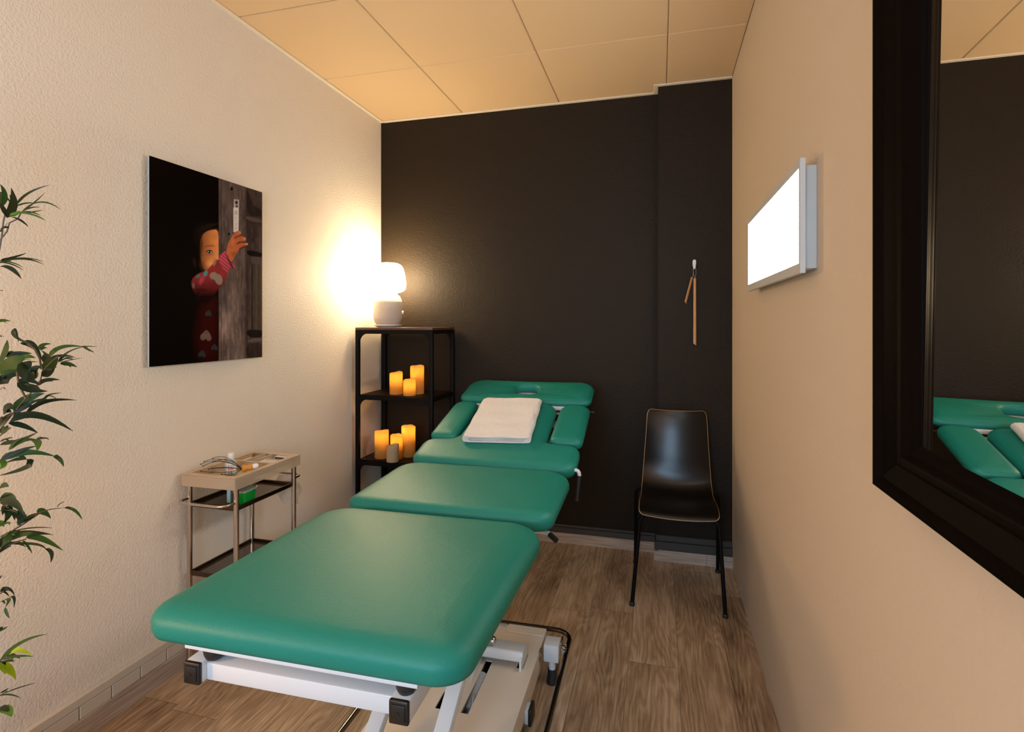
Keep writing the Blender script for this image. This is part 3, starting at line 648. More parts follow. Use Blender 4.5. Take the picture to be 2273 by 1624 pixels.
# ------------------------------------------------------------------ picture on the left wall
PX = -1.700; PY0, PY1, PZ0, PZ1 = 1.490, 2.044, 1.126, 1.855
pic = empty('picture_panel', (XL, (PY0+PY1)/2, PZ0), 0, 'frameless photo print of a child peeking around a dark wooden door', 'picture')
m_acr = mat('pale_acrylic_edge', (.42, .50, .52), .25)
b = MB(); b.box(PX-XL-.007, PX-XL-.0006, PY0-pic.location.y, PY1-pic.location.y, 0, PZ1-PZ0); b.build('backing', m_acr, pic, smooth=False)
b = MB(); b.box(0, .018, -.2, .2, .08, .65); b.build('hanging_rail', m_grey, pic, smooth=False)
def paint(Y, Z):
    """colours of the print; Y,Z arrays on the panel; art drawn in the crop's coordinates"""
    x_ = PX*math.cos(TH)+Y*math.sin(TH); d_ = -PX*math.sin(TH)+Y*math.cos(TH)
    X = ((CXP+FPX*x_/d_)-300)*3.184; V = ((HOR-FPX*(Z-CH)/d_)-320)*3.184
    n = X.shape; rs = np.random.RandomState(3)
    def noise(sx, sy, seed=0):
        r = np.random.RandomState(seed); G = r.rand(200, 200); a = (X/sx) % 198; b_ = (V/sy) % 198
        i = a.astype(int); j = b_.astype(int); fa = a-i; fb = b_-j; fa = fa*fa*(3-2*fa); fb = fb*fb*(3-2*fb)
        return (G[i, j]*(1-fa)+G[i+1, j]*fa)*(1-fb)+(G[i, j+1]*(1-fa)+G[i+1, j+1]*fa)*fb
    col = np.zeros(n+(3,)); col[:] = (.0035, .0018, .0012)
    def sd(poly):
        d = np.full(n, 1e9); ins = np.zeros(n, bool); m = len(poly)
        for k in range(m):
            ax_, ay = poly[k]; bx_, by_ = poly[(k+1) % m]; ex_, ey = bx_-ax_, by_-ay; wx, wy = X-ax_, V-ay
            t = np.clip((wx*ex_+wy*ey)/(ex_*ex_+ey*ey+1e-9), 0, 1); d = np.minimum(d, np.hypot(wx-ex_*t, wy-ey*t))
            c = ((ay <= V) & (by_ > V)) | ((by_ <= V) & (ay > V)); xi = ax_+(V-ay)*(bx_-ax_)/((by_-ay) if by_ != ay else 1e-9)
            ins ^= c & (X < xi)
        return np.where(ins, -d, d)
    def put(mask, c):
        nonlocal col
        c = np.array(c) if not isinstance(c, np.ndarray) else c
        col = col*(1-mask[..., None])+c*mask[..., None]
    def smooth(poly):
        q = [np.array(p_, float) for p_ in poly]
        for _ in range(2):
            q = [w_ for i_ in range(len(q)) for w_ in (q[i_]*.78+q[(i_+1) % len(q)]*.22, q[i_]*.22+q[(i_+1) % len(q)]*.78)]
        return [tuple(p_) for p_ in q]
    def poly(p, c, soft=3, op=1, sm=True): put(np.clip(.5-sd(smooth(p) if sm else p)/soft, 0, 1)*op, c)
    def ell(cx, cy, rx, ry, c, soft=.2, op=1, rot=0):
        ca, sa = math.cos(rot), math.sin(rot); a = ((X-cx)*ca+(V-cy)*sa)/rx; b_ = (-(X-cx)*sa+(V-cy)*ca)/ry
        put(np.clip((1-np.hypot(a, b_))/soft, 0, 1)*op, c)
    # hair and dim clothing in the dark
    ell(505, 640, 110, 110, (.010, .005, .003), .5)
    for k in range(9):
        a = 430+k*14; poly([(a, 610-k*4), (a+60, 575-k*3), (a+90, 560), (a+92, 563), (a+60, 580-k*3), (a+3, 614-k*4)], (.035, .018, .010), 4, .22, False)
    dres = [(455, 1180), (500, 1100), (590, 1090), (592, 1530), (470, 1535), (430, 1400)]
    poly(dres, (.040, .003, .0025), 90, .8)
    for cx, cy, s in ((500, 1345, 44), (472, 1475, 30), (517, 1190, 26), (560, 1430, 26)):
        c = (.16, .10, .075) if s > 40 else (.03, .035, .032)
        ell(cx-s*.42, cy+s*.35, s*.52, s*.62, c, .15, .85, .3); ell(cx+s*.42, cy+s*.45, s*.50, s*.62, c, .15, .85, -.3); poly([(cx-s*.85, cy+s*.2), (cx+s*.1, cy-s*.95), (cx+s*.9, cy+s*.2), (cx, cy+s*.7)], c, 5, .85)
    # ear and face
    ell(420, 835, 18, 50, (.030, .011, .006), .8, .7, -.15)
    face = [(460, 690), (480, 630), (530, 603), (595, 603), (600, 905), (520, 905), (482, 880), (462, 800), (453, 740)]
    lit = np.clip((X-450)/130, 0, 1)*.8+.2
    lit = lit*1.35; fc = np.stack([.60*lit*(.85+.3*noise(30, 30, 5)), .20*lit*(.85+.3*noise(30, 30, 5)), .060*lit], -1)
    put(np.clip(.5-sd(smooth(face))/10, 0, 1), fc)
    ell(540, 650, 60, 35, (.48, .17, .055), .9, .5); ell(535, 845, 45, 40, (.95, .42, .16), 1, .8); ell(575, 800, 18, 50, (.75, .32, .12), .9, .6)
    ell(470, 700, 16, 80, (.05, .014, .006), .9, .7); ell(520, 780, 45, 18, (.30, .085, .028), .9, .6)
    poly([(488, 728), (510, 714), (545, 713), (568, 722), (545, 719), (512, 721)], (.06, .02, .01), 8, .8)
    poly([(496, 764), (512, 750), (535, 747), (550, 760), (548, 772), (520, 772)], (.08, .03, .02), 6)
    poly([(505, 763), (520, 753), (540, 757), (546, 768), (525, 770)], (.42, .36, .34), 4); ell(524, 761, 11, 11, (.012, .010, .012), .3); ell(520, 757, 3, 3, (.9, .9, .95), .5)
    poly([(495, 760), (512, 747), (540, 746), (553, 765), (540, 752), (515, 752)], (.02, .006, .004), 3)
    ell(578, 830, 14, 14, (.30, .09, .04), .9, .6)
    # nose, cheek shade, hair over the temple
    ell(588, 790, 10, 50, (.78, .36, .15), 1, .5); ell(480, 860, 30, 60, (.16, .045, .016), 1, .55, -.3); ell(462, 760, 14, 90, (.06, .017, .007), .9, .8)
    for k in range(12): poly([(455+k*3, 650-k*4), (470+k*8, 612-k*2), (520+k*7, 596), (523+k*7, 600), (474+k*8, 617-k*2), (458+k*3, 656-k*4)], (.012, .005, .003), 4, .55)
    poly([(450, 640), (462, 700), (458, 790), (446, 820), (440, 720)], (.008, .003, .002), 8, .9)
    # door
    g1 = noise(5, 90, 1); g2 = noise(14, 40, 2); g3 = noise(70, 160, 4); g4 = noise(3, 9, 7)
    base_ = (.030+.13*g1*g2+.06*g3+.035*g4)
    vb_ = np.clip((V-950)/250, 0, 1); base_ = base_*(.75+.9*vb_*np.clip((780-X)/60, .25, 1)*(.5+.8*g3))
    dc = np.stack([base_*1.15, base_*.80, base_*.68], -1)
    door = np.clip((X-589)/3, 0, 1)
    put(door, dc)
    put(np.clip(1-np.abs(X-592)/4, 0, 1), (.05, .035, .03)); put(np.clip(1-np.abs(X-608)/4, 0, 1)*.8, (.012, .006, .005))
    put(np.clip((X-776)/4, 0, 1)*np.clip(1-(X-776)/60, .0, 1)*.55, (.012, .007, .006))
    put(np.clip((X-786)/4, 0, 1)*.45, (.018, .010, .008))
    put(np.clip(1-np.abs(X-783)/3, 0, 1)*(V < 1600)*.6, (.09, .06, .05))
    poly([(785, 505), (900, 535), (900, 555), (820, 545), (782, 525)], (.10, .068, .058), 6, .9); poly([(785, 320), (800, 325), (830, 430), (900, 470), (900, 520), (785, 500)], (.016, .009, .008), 10, .7)
    poly([(782, 745), (900, 765), (900, 800), (800, 790)], (.006, .003, .003), 6, .95)
    poly([(808, 792), (900, 800), (900, 850), (830, 850)], (.085, .060, .050), 8, .8)
    sl = .5+.5*np.sin(X/5.2); m_ = (X > 832)*(V > 850)*(V < 1310)
    put(m_*.6, np.stack([.045+.05*sl, .034+.035*sl, .022+.024*sl], -1)*1.0); put((X > 822)*(X < 834)*(V > 845)*(V < 1315)*.7, (.012, .008, .006))
    poly([(790, 1310), (900, 1310), (900, 1365), (830, 1372), (785, 1345)], (.008, .005, .004), 8, .9)
    poly([(785, 1398), (830, 1368), (900, 1368), (900, 1390), (840, 1396)], (.13, .09, .078), 6, .9)
    poly([(785, 1410), (900, 1395), (900, 1515), (785, 1520)], (.014, .009, .008), 12, .6)
    ell(683, 315, 12, 18, (.004, .002, .002), .5); ell(663, 634, 10, 13, (.012, .007, .006), .5)
    # white tag with hasp and scribbles
    poly([(697, 388), (735, 392), (734, 452), (697, 448)], (.42, .36, .33), 3, 1, False); ell(716, 412, 12, 16, (.03, .02, .02), .4); ell(718, 438, 10, 10, (.05, .03, .03), .4)
    poly([(694, 446), (732, 450), (731, 625), (694, 620)], (.66, .60, .56), 3, 1, False)
    for cx, cy, a_, b_ in ((712, 485, 7, 10), (709, 520, 6, 9), (712, 565, 7, 8), (710, 592, 8, 8)):
        r_ = np.hypot((X-cx)/a_, (V-cy)/b_); put(np.clip(1-np.abs(r_-.8)/.25, 0, 1)*.7, (.12, .09, .08))
    put(((np.abs(X-712) < 9) & (V > 470) & (V < 500))*.45*(g4 > .5), (.10, .08, .07)); put((np.abs(X-709) < 2)*(np.abs(V-541) < 5)*.7, (.12, .1, .09))
    # sleeve
    sleeve = [(400, 955), (440, 915), (500, 895), (545, 850), (585, 800), (650, 905), (640, 960), (600, 1010), (560, 1060), (520, 1120), (470, 1125), (425, 1060), (395, 1000)]
    sc = np.clip(1-((V-930)/150), .04, 1); scol = np.stack([.26*sc*(.8+.4*noise(16, 16, 9)), .030*sc, .030*sc], -1)
    put(np.clip(.5-sd(smooth(sleeve))/8, 0, 1), scol)
    ell(470, 960, 24, 44, (.50, .075, .10), .9, .8, .4); ell(498, 912, 15, 24, (.05, .28, .27), .2, .9, .4); ell(445, 932, 20, 12, (.03, .18, .18), .3, .9, -.5); ell(562, 835, 14, 32, (.34, .20, .09), .4, .8, .3); ell(412, 998, 10, 24, (.20, .15, .11), .3, .7)
    for cx, cy, s in ((575, 945, 50),):
        ell(cx-20, cy-16, 30, 28, (.29, .21, .17), .15, .95); ell(cx+16, cy+10, 28, 42, (.26, .19, .155), .15, .95, -.25); poly([(cx-44, cy-20), (cx+42, cy-18), (cx+30, cy+50), (cx, cy+30)], (.27, .2, .16), 8, .9)
    ell(470, 1030, 50, 20, (.02, .004, .004), .9, .7); ell(440, 1060, 30, 50, (.01, .003, .003), .9, .7)
    # hand
    sk1 = np.stack([.50*(.8+.35*noise(22, 22, 11)), .135*(.8+.35*noise(22, 22, 11)), .050*(.9+.2*noise(20, 20, 12))], -1)
    hand = [(640, 770), (655, 700), (680, 655), (705, 618), (735, 610), (752, 625), (745, 645), (720, 650), (760, 650), (785, 662), (780, 685), (750, 690), (760, 702), (795, 695), (800, 710), (765, 728), (735, 735), (720, 770), (700, 800), (682, 835), (655, 805)]
    put(np.clip(.5-sd(smooth(hand))/5, 0, 1), sk1)
    for p_ in ([(700, 660), (725, 645), (750, 640), (748, 648), (722, 655), (705, 672)], [(715, 700), (735, 685), (775, 685), (772, 692), (742, 697), (722, 712)], [(735, 735), (760, 720), (795, 712), (770, 730), (742, 745)]): poly(p_, (.07, .014, .006), 7, .8)
    ell(690, 690, 22, 34, (.66, .22, .085), .9, .6, .3); ell(740, 622, 12, 7, (.80, .34, .16), .7, .7, .2); ell(772, 668, 12, 7, (.80, .34, .16), .7, .7); ell(788, 704, 11, 6, (.85, .42, .22), .6, .8); ell(700, 775, 20, 40, (.16, .04, .015), 1, .6, .6)
    # ribbed cuff
    cuff = [(583, 800), (640, 745), (655, 790), (690, 850), (705, 840), (712, 870), (700, 882), (670, 860), (655, 925), (618, 880)]
    rib = .55+.45*np.sin((X*.62+V*-.78)/3.0*1.0); put(np.clip(.5-sd(smooth(cuff))/4, 0, 1), np.stack([.22+.36*rib, .030+.055*rib, .045+.07*rib], -1)*(1.15-.35*np.clip((V-820)/100, 0, 1))[..., None])
    poly([(636, 760), (650, 790), (688, 852), (700, 880), (680, 868), (650, 812)], (.03, .005, .004), 5, .8)
    return np.clip(col, 0, 1)
def picture_face():
    ny, nz = 300, 396
    Yg, Zg = np.meshgrid(np.linspace(PY0, PY1, ny), np.linspace(PZ0, PZ1, nz), indexing='ij')
    colr = paint(Yg, Zg)
    v = np.stack([np.full(Yg.shape, PX-XL), Yg-pic.location.y, Zg-PZ0], -1).reshape(-1, 3)
    idx = np.arange(ny*nz).reshape(ny, nz); f = np.stack([idx[:-1, :-1], idx[1:, :-1], idx[1:, 1:], idx[:-1, 1:]], -1).reshape(-1, 4)
    me = bpy.data.meshes.new('photo_print'); me.from_pydata(v.tolist(), [], f.tolist())
    ca = me.color_attributes.new('print', 'FLOAT_COLOR', 'POINT'); buf = np.ones((ny*nz, 4)); buf[:, :3] = colr.reshape(-1, 3); ca.data.foreach_set('color', buf.ravel().astype(np.float32))
    m = mat('satin_photo_print', (.1, .1, .1), .22, spec=.12); at = m.node_tree.nodes.new('ShaderNodeAttribute'); at.attribute_name = 'print'
    m.node_tree.links.new(at.outputs['Color'], m.node_tree.nodes['Principled BSDF'].inputs['Base Color']); me.materials.append(m)
    o = bpy.data.objects.new('photo_print', me); C.objects.link(o); o.parent = pic
picture_face()

# ------------------------------------------------------------------ trolley
TX0, TX1, TY0, TY1, TZ = -1.700, -1.468, 1.628, 1.985, .722
tr = empty('trolley', ((TX0+TX1)/2, (TY0+TY1)/2, 0), 0, 'small steel trolley with beige plastic tray against the left wall', 'trolley')
m_st = mat('brushed_steel', (.60, .53, .47), .18, 1)
m_tray = mat('translucent_beige_plastic', (.60, .46, .31), .35, alpha=.80)
m_brz = mat('smoked_glass_shelf', (.045, .028, .018), .12, spec=.7)
m_fr2 = mat('dark_bronze_rim', (.10, .065, .04), .28, 1)
for x in (TX0+.012, TX1-.012):
    for y in (TY0+.018, TY1-.018):
        t = MB(); t.tube([(x, y, 0.03), (x, y, TZ-.008)], .0095, 14); pl(t, 'leg', m_st, tr)
        t = MB(); t.lathe([(0, 0), (.011, 0), (.012, .015), (.0095, .031), (0, .031)], (x, y, 0), 14); pl(t, 'foot_cap', m_rub, tr)
for z in (.600, .345):
    t = MB(); t.bbox(TX0+.016, TX1-.016, TY0+.022, TY1-.022, z-.003, z+.001, .001, seg=1); pl(t, 'shelf', m_brz, tr)
    t = MB()
    a0, a1, b0, b1 = TX0+.010, TX1-.010, TY0+.016, TY1-.016
    for bx_ in ((a0, a0+.007, b0, b1), (a1-.007, a1, b0, b1), (a0+.007, a1-.007, b0, b0+.007), (a0+.007, a1-.007, b1-.007, b1)): t.bbox(*bx_, z-.004, z+.012, .0015)
    pl(t, 'shelf_rim', m_fr2, tr)
for yy, s in ((TY0, -1), (TY1, 1)):
    t = MB(); hz = .628; yl = yy-s*.018
    t.tube(fillet([(TX0+.012, yl, hz), (TX0+.008, yl+s*.058, hz), (TX1-.014, yl+s*.058, hz), (TX1-.012, yl, hz)], .03, 8), .0052, 10); pl(t, 'handle', m_st, tr)
# tray: rim, skirt, wells
ty = MB(); rim = .012
ty.bbox(TX0-.004, TX1+.004, TY0-.006, TY1+.006, TZ-.046, TZ-.001, .003) if False else None
def shellbox(mb, x0, x1, y0, y1, z0, z1, th):
    mb.bbox(x0, x0+th, y0, y1, z0, z1, .001, seg=1); mb.bbox(x1-th, x1, y0, y1, z0, z1, .001, seg=1); mb.bbox(x0+th, x1-th, y0, y0+th, z0, z1, .001, seg=1); mb.bbox(x0+th, x1-th, y1-th, y1, z0, z1, .001, seg=1)
ts = MB(); shellbox(ts, TX0-.004, TX1+.004, TY0-.006, TY1+.006, TZ-.044, TZ-.003, .0022); pl(ts, 'tray_skirt', mat('clear_beige_plastic', (.60, .47, .33), .3, alpha=.55), tr)
X0, X1, Y0, Y1 = TX0-.004, TX1+.004, TY0-.006, TY1+.006
shellbox(ty, X0+.001, X1-.001, Y0+.001, Y1-.001, TZ-.003, TZ+.001, .0215)
ymid = TY0+.205
ty.bbox(X0+.02, X1-.02, ymid, ymid+.012, TZ-.003, TZ+.001, .001, seg=1)
ty.bbox(X0+.02, X1-.02, ymid+.0125, Y1-.021, TZ-.020, TZ-.018, .0005, seg=1)
ty.bbox(X0+.02, X1-.02, Y0+.021, ymid, TZ-.032, TZ-.030, .0005, seg=1)
ty.bbox(X0+.02, X1-.02, ymid-.002, ymid, TZ-.030, TZ-.003, .0005, seg=1); ty.bbox(X0+.02, X1-.02, Y0+.021, Y0+.023, TZ-.030, TZ-.003, .0005, seg=1)
ty.bbox(X0+.02, X0+.022, Y0+.022, Y1-.022, TZ-.030, TZ-.003, .0005, seg=1); ty.bbox(X1-.022, X1-.020, Y0+.022, Y1-.022, TZ-.030, TZ-.003, .0005, seg=1)
for xx in (X0+.082, X0+.118): ty.bbox(xx, xx+.003, ymid+.012, Y1-.022, TZ-.018, TZ+.001, .0005, seg=1)
pl(ty, 'tray', m_tray, tr)
# things in the tray
m_card = mat('pale_card', (.55, .50, .50), .6); m_cardd = mat('dark_card_print', (.05, .045, .05), .6)
def card(x, y, z, w_, l_, h_, rz, label, dk=.3):
    e = empty('card_pack', (x, y, z), rz, label, 'box')
    b = MB(); b.bbox(-w_/2, w_/2, -l_/2, l_/2, 0, h_, .0008, seg=1); b.build('carton', m_card, e)
    b = MB(); b.box(-w_/2+.004, w_/2-.004, -l_/2-.0003, -l_/2+.001, .001, h_-.001); b.build('print_band', m_cardd, e); b = MB(); b.box(-w_/2+.005, w_/2-.005, l_/2-.014, l_/2-.009, h_-.0004, h_+.0004); b.build('print_band', m_cardd, e)
card(X0+.170, ymid+.052, TZ-.018, .075, .070, .012, R(3), 'flat grey card pack in the far well of the trolley tray, nearer one')
card(X0+.182, ymid+.118, TZ-.018, .055, .035, .017, R(-4), 'small grey-pink card pack at the far end of the tray')
bt = MB(); bt.bbox(X0+.050, X0+.078, ymid+.030, ymid+.085, TZ-.018, TZ-.006, .002)
tag(bt.build('paper_slip', m_card), 'small pale slip in the narrow slot of the trolley tray', 'paper')
# bottle
m_clear = mat('clear_bottle_plastic', (.62, .74, .68), .12, spec=.6, alpha=.62); m_grn = mat('green_gel', (.0, .22, .15), .15); m_cap = mat('white_cap', (.80, .80, .80), .35); m_lbl = mat('white_label', (.72, .70, .68), .5); m_red = mat('red_print', (.55, .09, .05), .5)
bo = empty('bottle', (-1.600, 1.752, TZ-.030), R(12), 'clear gel bottle with white cap and red printed label on the trolley tray', 'bottle')
b = MB(); b.lathe([(0, 0), (.020, 0), (.0230, .003), (.0230, .040), (.0205, .050), (.012, .057), (.0115, .060), (0, .060)], seg=28); o = b.build('body', m_clear, bo); o.scale = (1.05, .7, 1)
b = MB(); b.lathe([(0, .001), (.0205, .002), (.0218, .004), (.0218, .034), (0, .034)], seg=28); o = b.build('gel', m_grn, bo); o.scale = (1.0, .66, 1)
b = MB(); b.lathe([(0, .059), (.0118, .059), (.0120, .062), (.0116, .081), (.0105, .083), (0, .083)], seg=24); b.build('cap', m_cap, bo)
def arc_patch(r1, sy, z0, z1, a0, a1, n=10):
    mb = MB(); A = mb.ring([(r1*1.05*math.cos(a0+(a1-a0)*k/n), r1*sy*math.sin(a0+(a1-a0)*k/n), z0) for k in range(n+1)]); B = mb.ring([(v.co.x, v.co.y, z1) for v in A]); mb.bridge(A, B, False); return mb
o = arc_patch(.0235, .72, .004, .046, R(-110), R(-15)).build('label', m_lbl, bo)
for z0, z1, a0, a1, m in ((.020, .034, -95, -40, m_red), (.007, .016, -95, -48, m_cardd), (.037, .040, -95, -40, m_cardd)):
    mb = MB(); n = 6 if m is m_red else 5
    for k in range(n):
        aa = a0+(a1-a0)*k/n; q = arc_patch(.0238, .73, z0+(.001*(k % 3)), z1-(.002*((k*2) % 3)), R(aa), R(aa+(a1-a0)/n*.62), 2)
        me = bpy.data.meshes.new('t'); q.bm.to_mesh(me); mb.bm.from_mesh(me); q.bm.free(); bpy.data.meshes.remove(me)
    mb.build('label_print', m, bo)
# head massager
m_wire = mat('dark_wire', (.05, .04, .035), .3, .8); m_org = mat('orange_handle', (.62, .24, .03), .35)
ms = empty('head_massager', (-1.505, 1.745, TZ), 0, 'wire head massager with orange handle lying in the tray behind the bottle', 'massager')
hp0 = Vector((-1.514, 1.712, .730)); hd = Vector((.045, .060, .006)).normalized()
b = MB(); rot = hd.to_track_quat('Z', 'Y').to_matrix().to_4x4()
b.lathe([(0, 0), (.009, 0), (.0135, .003), (.014, .009), (.010, .017), (.0095, .021), (.012, .028), (.0115, .034), (.006, .037), (0, .037)], hp0, 24, rot); pl(b, 'handle', m_org, ms)
b = MB(); b.lathe([(0, 0), (.008, 0), (.0095, .006), (.0095, .016), (.006, .021), (0, .022)], hp0+hd*.036, 20, rot); pl(b, 'end_knob', m_cap, ms)
tips = [(472, 1017), (453, 1024), (472, 1025.5), (446, 1030), (451, 1034), (463, 1041), (470, 1039), (446, 1045), (492, 1052)]
for k, (u, v) in enumerate(tips):
    dd = 2.075+.018*math.sin(k*2.3)
    tp = P(u, v, dd); mid = (tp+hp0)/2+Vector((0, 0, .022*(1 if k < 5 else .2 if k < 7 else -.4)))+Vector((.004*math.sin(k), 0, 0))
    w1 = MB(); w2 = MB(); w1.tube(bez(hp0, mid, tp, 12), .0010, 6); w2.lathe([(0, -.0026), (.0020, -.0015), (.0026, 0), (.0020, .0015), (0, .0026)], tp, 8)
    wo = pl(w1, 'wire', m_wire, ms); to = pl(w2, 'wire_tip', m_black, ms)
# on the middle shelf: green container and a small scale strip
m_gb = mat('green_plastic', (.0, .30, .035), .3); m_gl = mat('grey_green_lid', (.30, .36, .30), .5, noise=(200, .5)); m_bl = mat('pale_blue_plastic', (.30, .48, .50), .3)
gb = empty('green_box', (-1.510, 1.722, .602), R(4), 'bright green plastic container on the middle shelf of the trolley', 'container')
b = MB(); a = b.ring([(x, y, .002) for x, y in rect(-.022, .022, -.031, .031, .010)]); c_ = b.ring([(x, y, .046) for x, y in rect(-.0265, .0265, -.038, .038, .012)]); b.bridge(a, c_); b.bm.faces.new(a[::-1]); b.bm.faces.new(c_); b.build('tub', m_gb, gb)
b = MB(); b.prism(rect(-.0275, .0275, -.039, .039, .012), .046, .053); b.build('lid', m_gl, gb)
b = MB(); b.bbox(-1.572, -1.556, 1.700, 1.710, .602, .650, .002); cu = b.build('measuring_tube', m_bl); tag(cu, 'pale blue graduated tube beside the green container on the trolley', 'tube')
# plastic bag hanging on the far handle
m_bag = mat('clear_plastic_film', (.75, .68, .60), .25, alpha=.42, spec=.6)
bg = MB(); n = 14; R0 = []
for i in range(n+1):
    zz = .622-.125*i/n; row = []
    for k in range(n+1):
        u = -1+2*k/n; wv = .052+.012*math.sin(i/n*PI)-.012*(i/n)**3
        row.append(Vector((-1.560+u*wv+.012*i/n, 2.028+.006*math.sin(u*5+i*.6)+.004*math.cos(i*.9), zz-.010*abs(u)*(1-i/n))))
    R0.append(row)
for off in (-.006, .006):
    rr_ = [bg.ring([v+Vector((0, off*(1-abs(-1+2*k/n)**3)*min(1, i/3), 0)) for k, v in enumerate(row)]) for i, row in enumerate(R0)]
    for a, b_ in zip(rr_, rr_[1:]): bg.bridge(a, b_, False)
tag(bg.build('plastic_bag', m_bag), 'clear plastic bag hanging from the far handle of the trolley', 'bag')

# ------------------------------------------------------------------ bamboo plant
def leafmat(name, col):
    m = bpy.data.materials.new(name); m.use_nodes = True; nt = m.node_tree; N = nt.nodes; b = N['Principled BSDF']
    b.inputs['Base Color'].default_value = (*col, 1); b.inputs['Roughness'].default_value = .5; b.inputs['Specular IOR Level'].default_value = .3
    t = N.new('ShaderNodeBsdfTranslucent'); t.inputs[0].default_value = (col[0]*1.6, col[1]*1.5, col[2], 1); mx = N.new('ShaderNodeMixShader'); mx.inputs[0].default_value = .22
    nt.links.new(b.outputs[0], mx.inputs[1]); nt.links.new(t.outputs[0], mx.inputs[2]); nt.links.new(mx.outputs[0], N['Material Output'].inputs[0]); return m
m_lf = [leafmat('dark_green_leaf', (.008, .022, .009)), leafmat('green_leaf', (.020, .060, .010)), leafmat('light_green_leaf', (.06, .16, .012)), leafmat('yellow_green_leaf', (.26, .40, .012)), leafmat('brown_green_leaf', (.035, .042, .012))]
m_cane = mat('brown_cane', (.06, .04, .02), .5)
PLX, PLY = -1.43, .66
pt = empty('bamboo_plant', (PLX, PLY, 0), 0, 'tall leafy artificial bamboo plant reaching in from the left edge', 'plant')
SA, SB_ = 2.619, 2.604
LA = [(90,205,160,130,287,80,8,4),(120,240,190,190,262,125,7,4),(120,240,230,180,350,220,9,1),(140,245,200,235,250,225,5,4),(55,262,150,245,268,288,28,2),(40,270,75,190,65,95,30,0),(20,200,25,130,0,75,18,1),(0,120,10,180,25,250,9,4),(80,220,90,180,68,100,14,0),(0,350,20,330,45,300,30,1),
(0,520,80,500,155,475,10,0),(0,530,130,505,252,525,7,4),(0,525,140,510,255,543,8,0),(0,552,60,565,125,625,24,0),(0,690,8,695,18,690,5,0),(-20,878,40,868,80,884,20,2),
(85,912,90,960,195,1010,11,4),(118,1000,190,1005,245,1100,18,0),(240,1040,250,1010,298,1003,20,1),(250,1110,275,1080,240,1040,18,4),(280,1090,350,1025,485,1020,17,1),(340,1110,400,1050,500,1018,14,1),(480,1020,510,1035,548,1052,9,1),(470,1020,510,1017,560,1020,3,4),(340,1105,380,1090,430,1095,24,1),(350,1120,400,1120,448,1138,18,1),(350,1110,420,1095,475,1085,4,4),(250,1170,300,1110,335,1075,42,1),(170,1228,200,1160,240,1140,40,0),(240,1190,280,1170,320,1140,30,0),
(-10,1110,30,1050,43,980,28,1),(30,1080,100,1060,187,1058,20,0),(60,1100,130,1075,207,1085,28,2),(-10,1175,80,1110,150,1085,54,1),(100,1120,160,1110,220,1108,16,0),(150,1105,135,1160,150,1220,38,0),(118,1110,110,1150,125,1200,25,0),(0,1175,60,1160,120,1170,24,0),(-10,1240,50,1195,120,1185,42,0),(110,1210,170,1265,278,1278,35,0),(130,1240,190,1250,230,1265,24,0),(210,1245,270,1215,348,1213,22,0),
(80,1400,150,1330,260,1290,40,1),(75,1430,180,1350,280,1325,30,0),(150,1415,260,1340,445,1330,18,0),(260,1310,300,1295,355,1288,5,4),(50,1465,210,1420,425,1510,38,0),(0,1475,40,1430,90,1400,24,0),(20,1410,50,1370,80,1385,35,0),(0,1270,20,1262,40,1260,6,0),(-8,965,10,960,18,962,10,0),(0,1570,40,1555,75,1548,14,0),(0,1590,120,1560,218,1515,12,0),(50,1620,130,1570,210,1560,22,1),(170,1560,215,1575,214,1626,30,2),(210,1560,260,1550,283,1560,6,4),(0,1520,30,1500,45,1475,22,1),(90,1390,95,1350,105,1340,5,0),(180,1180,185,1150,188,1140,5,0),(0,1445,20,1440,40,1450,18,0)]
LB = [(0,60,150,10,325,35,26,1),(310,30,345,50,368,92,16,1),(0,60,80,20,155,50,24,0),(155,50,150,95,-10,145,30,0),(0,50,20,80,-8,110,22,2),(0,210,25,200,50,208,24,1),(0,275,40,260,78,252,10,0),(0,275,60,265,95,310,28,1),(0,300,80,300,140,375,30,0),(30,320,50,360,20,420,28,0),(85,350,120,380,95,420,30,0),(105,430,130,400,155,400,40,1),(60,470,200,370,370,330,13,4),(370,330,430,345,475,398,12,1),(215,365,250,355,295,392,30,1),(330,325,350,305,375,294,5,0),(-5,440,30,410,55,430,38,2),(60,480,180,470,308,487,12,4),(0,540,150,480,230,510,16,1),(150,500,240,510,365,577,24,1),(50,540,200,540,265,570,12,4),(260,565,295,590,293,647,16,0),(0,560,40,520,60,460,32,1),(130,520,160,550,185,592,8,1),(0,590,60,540,130,530,20,0),(0,740,10,730,22,724,12,1),(0,815,50,800,85,838,22,0),(50,850,80,850,80,907,10,0),(0,875,50,860,30,905,14,1),(30,905,40,940,57,968,9,1),(0,1045,20,1030,42,1014,16,1),
(0,1210,120,1110,270,1060,16,1),(30,1185,100,1150,187,1182,20,3),(0,1220,40,1215,80,1218,28,0),(60,1210,80,1195,97,1187,4,4),(-10,1240,60,1270,93,1325,38,3),(0,1415,80,1380,210,1340,12,0),(0,1400,30,1385,52,1370,5,0),(-8,1485,40,1500,67,1538,36,2),(100,430,180,380,240,360,16,0),(0,350,60,345,100,360,26,1),(0,500,80,470,120,465,14,1)]
fb = MB()
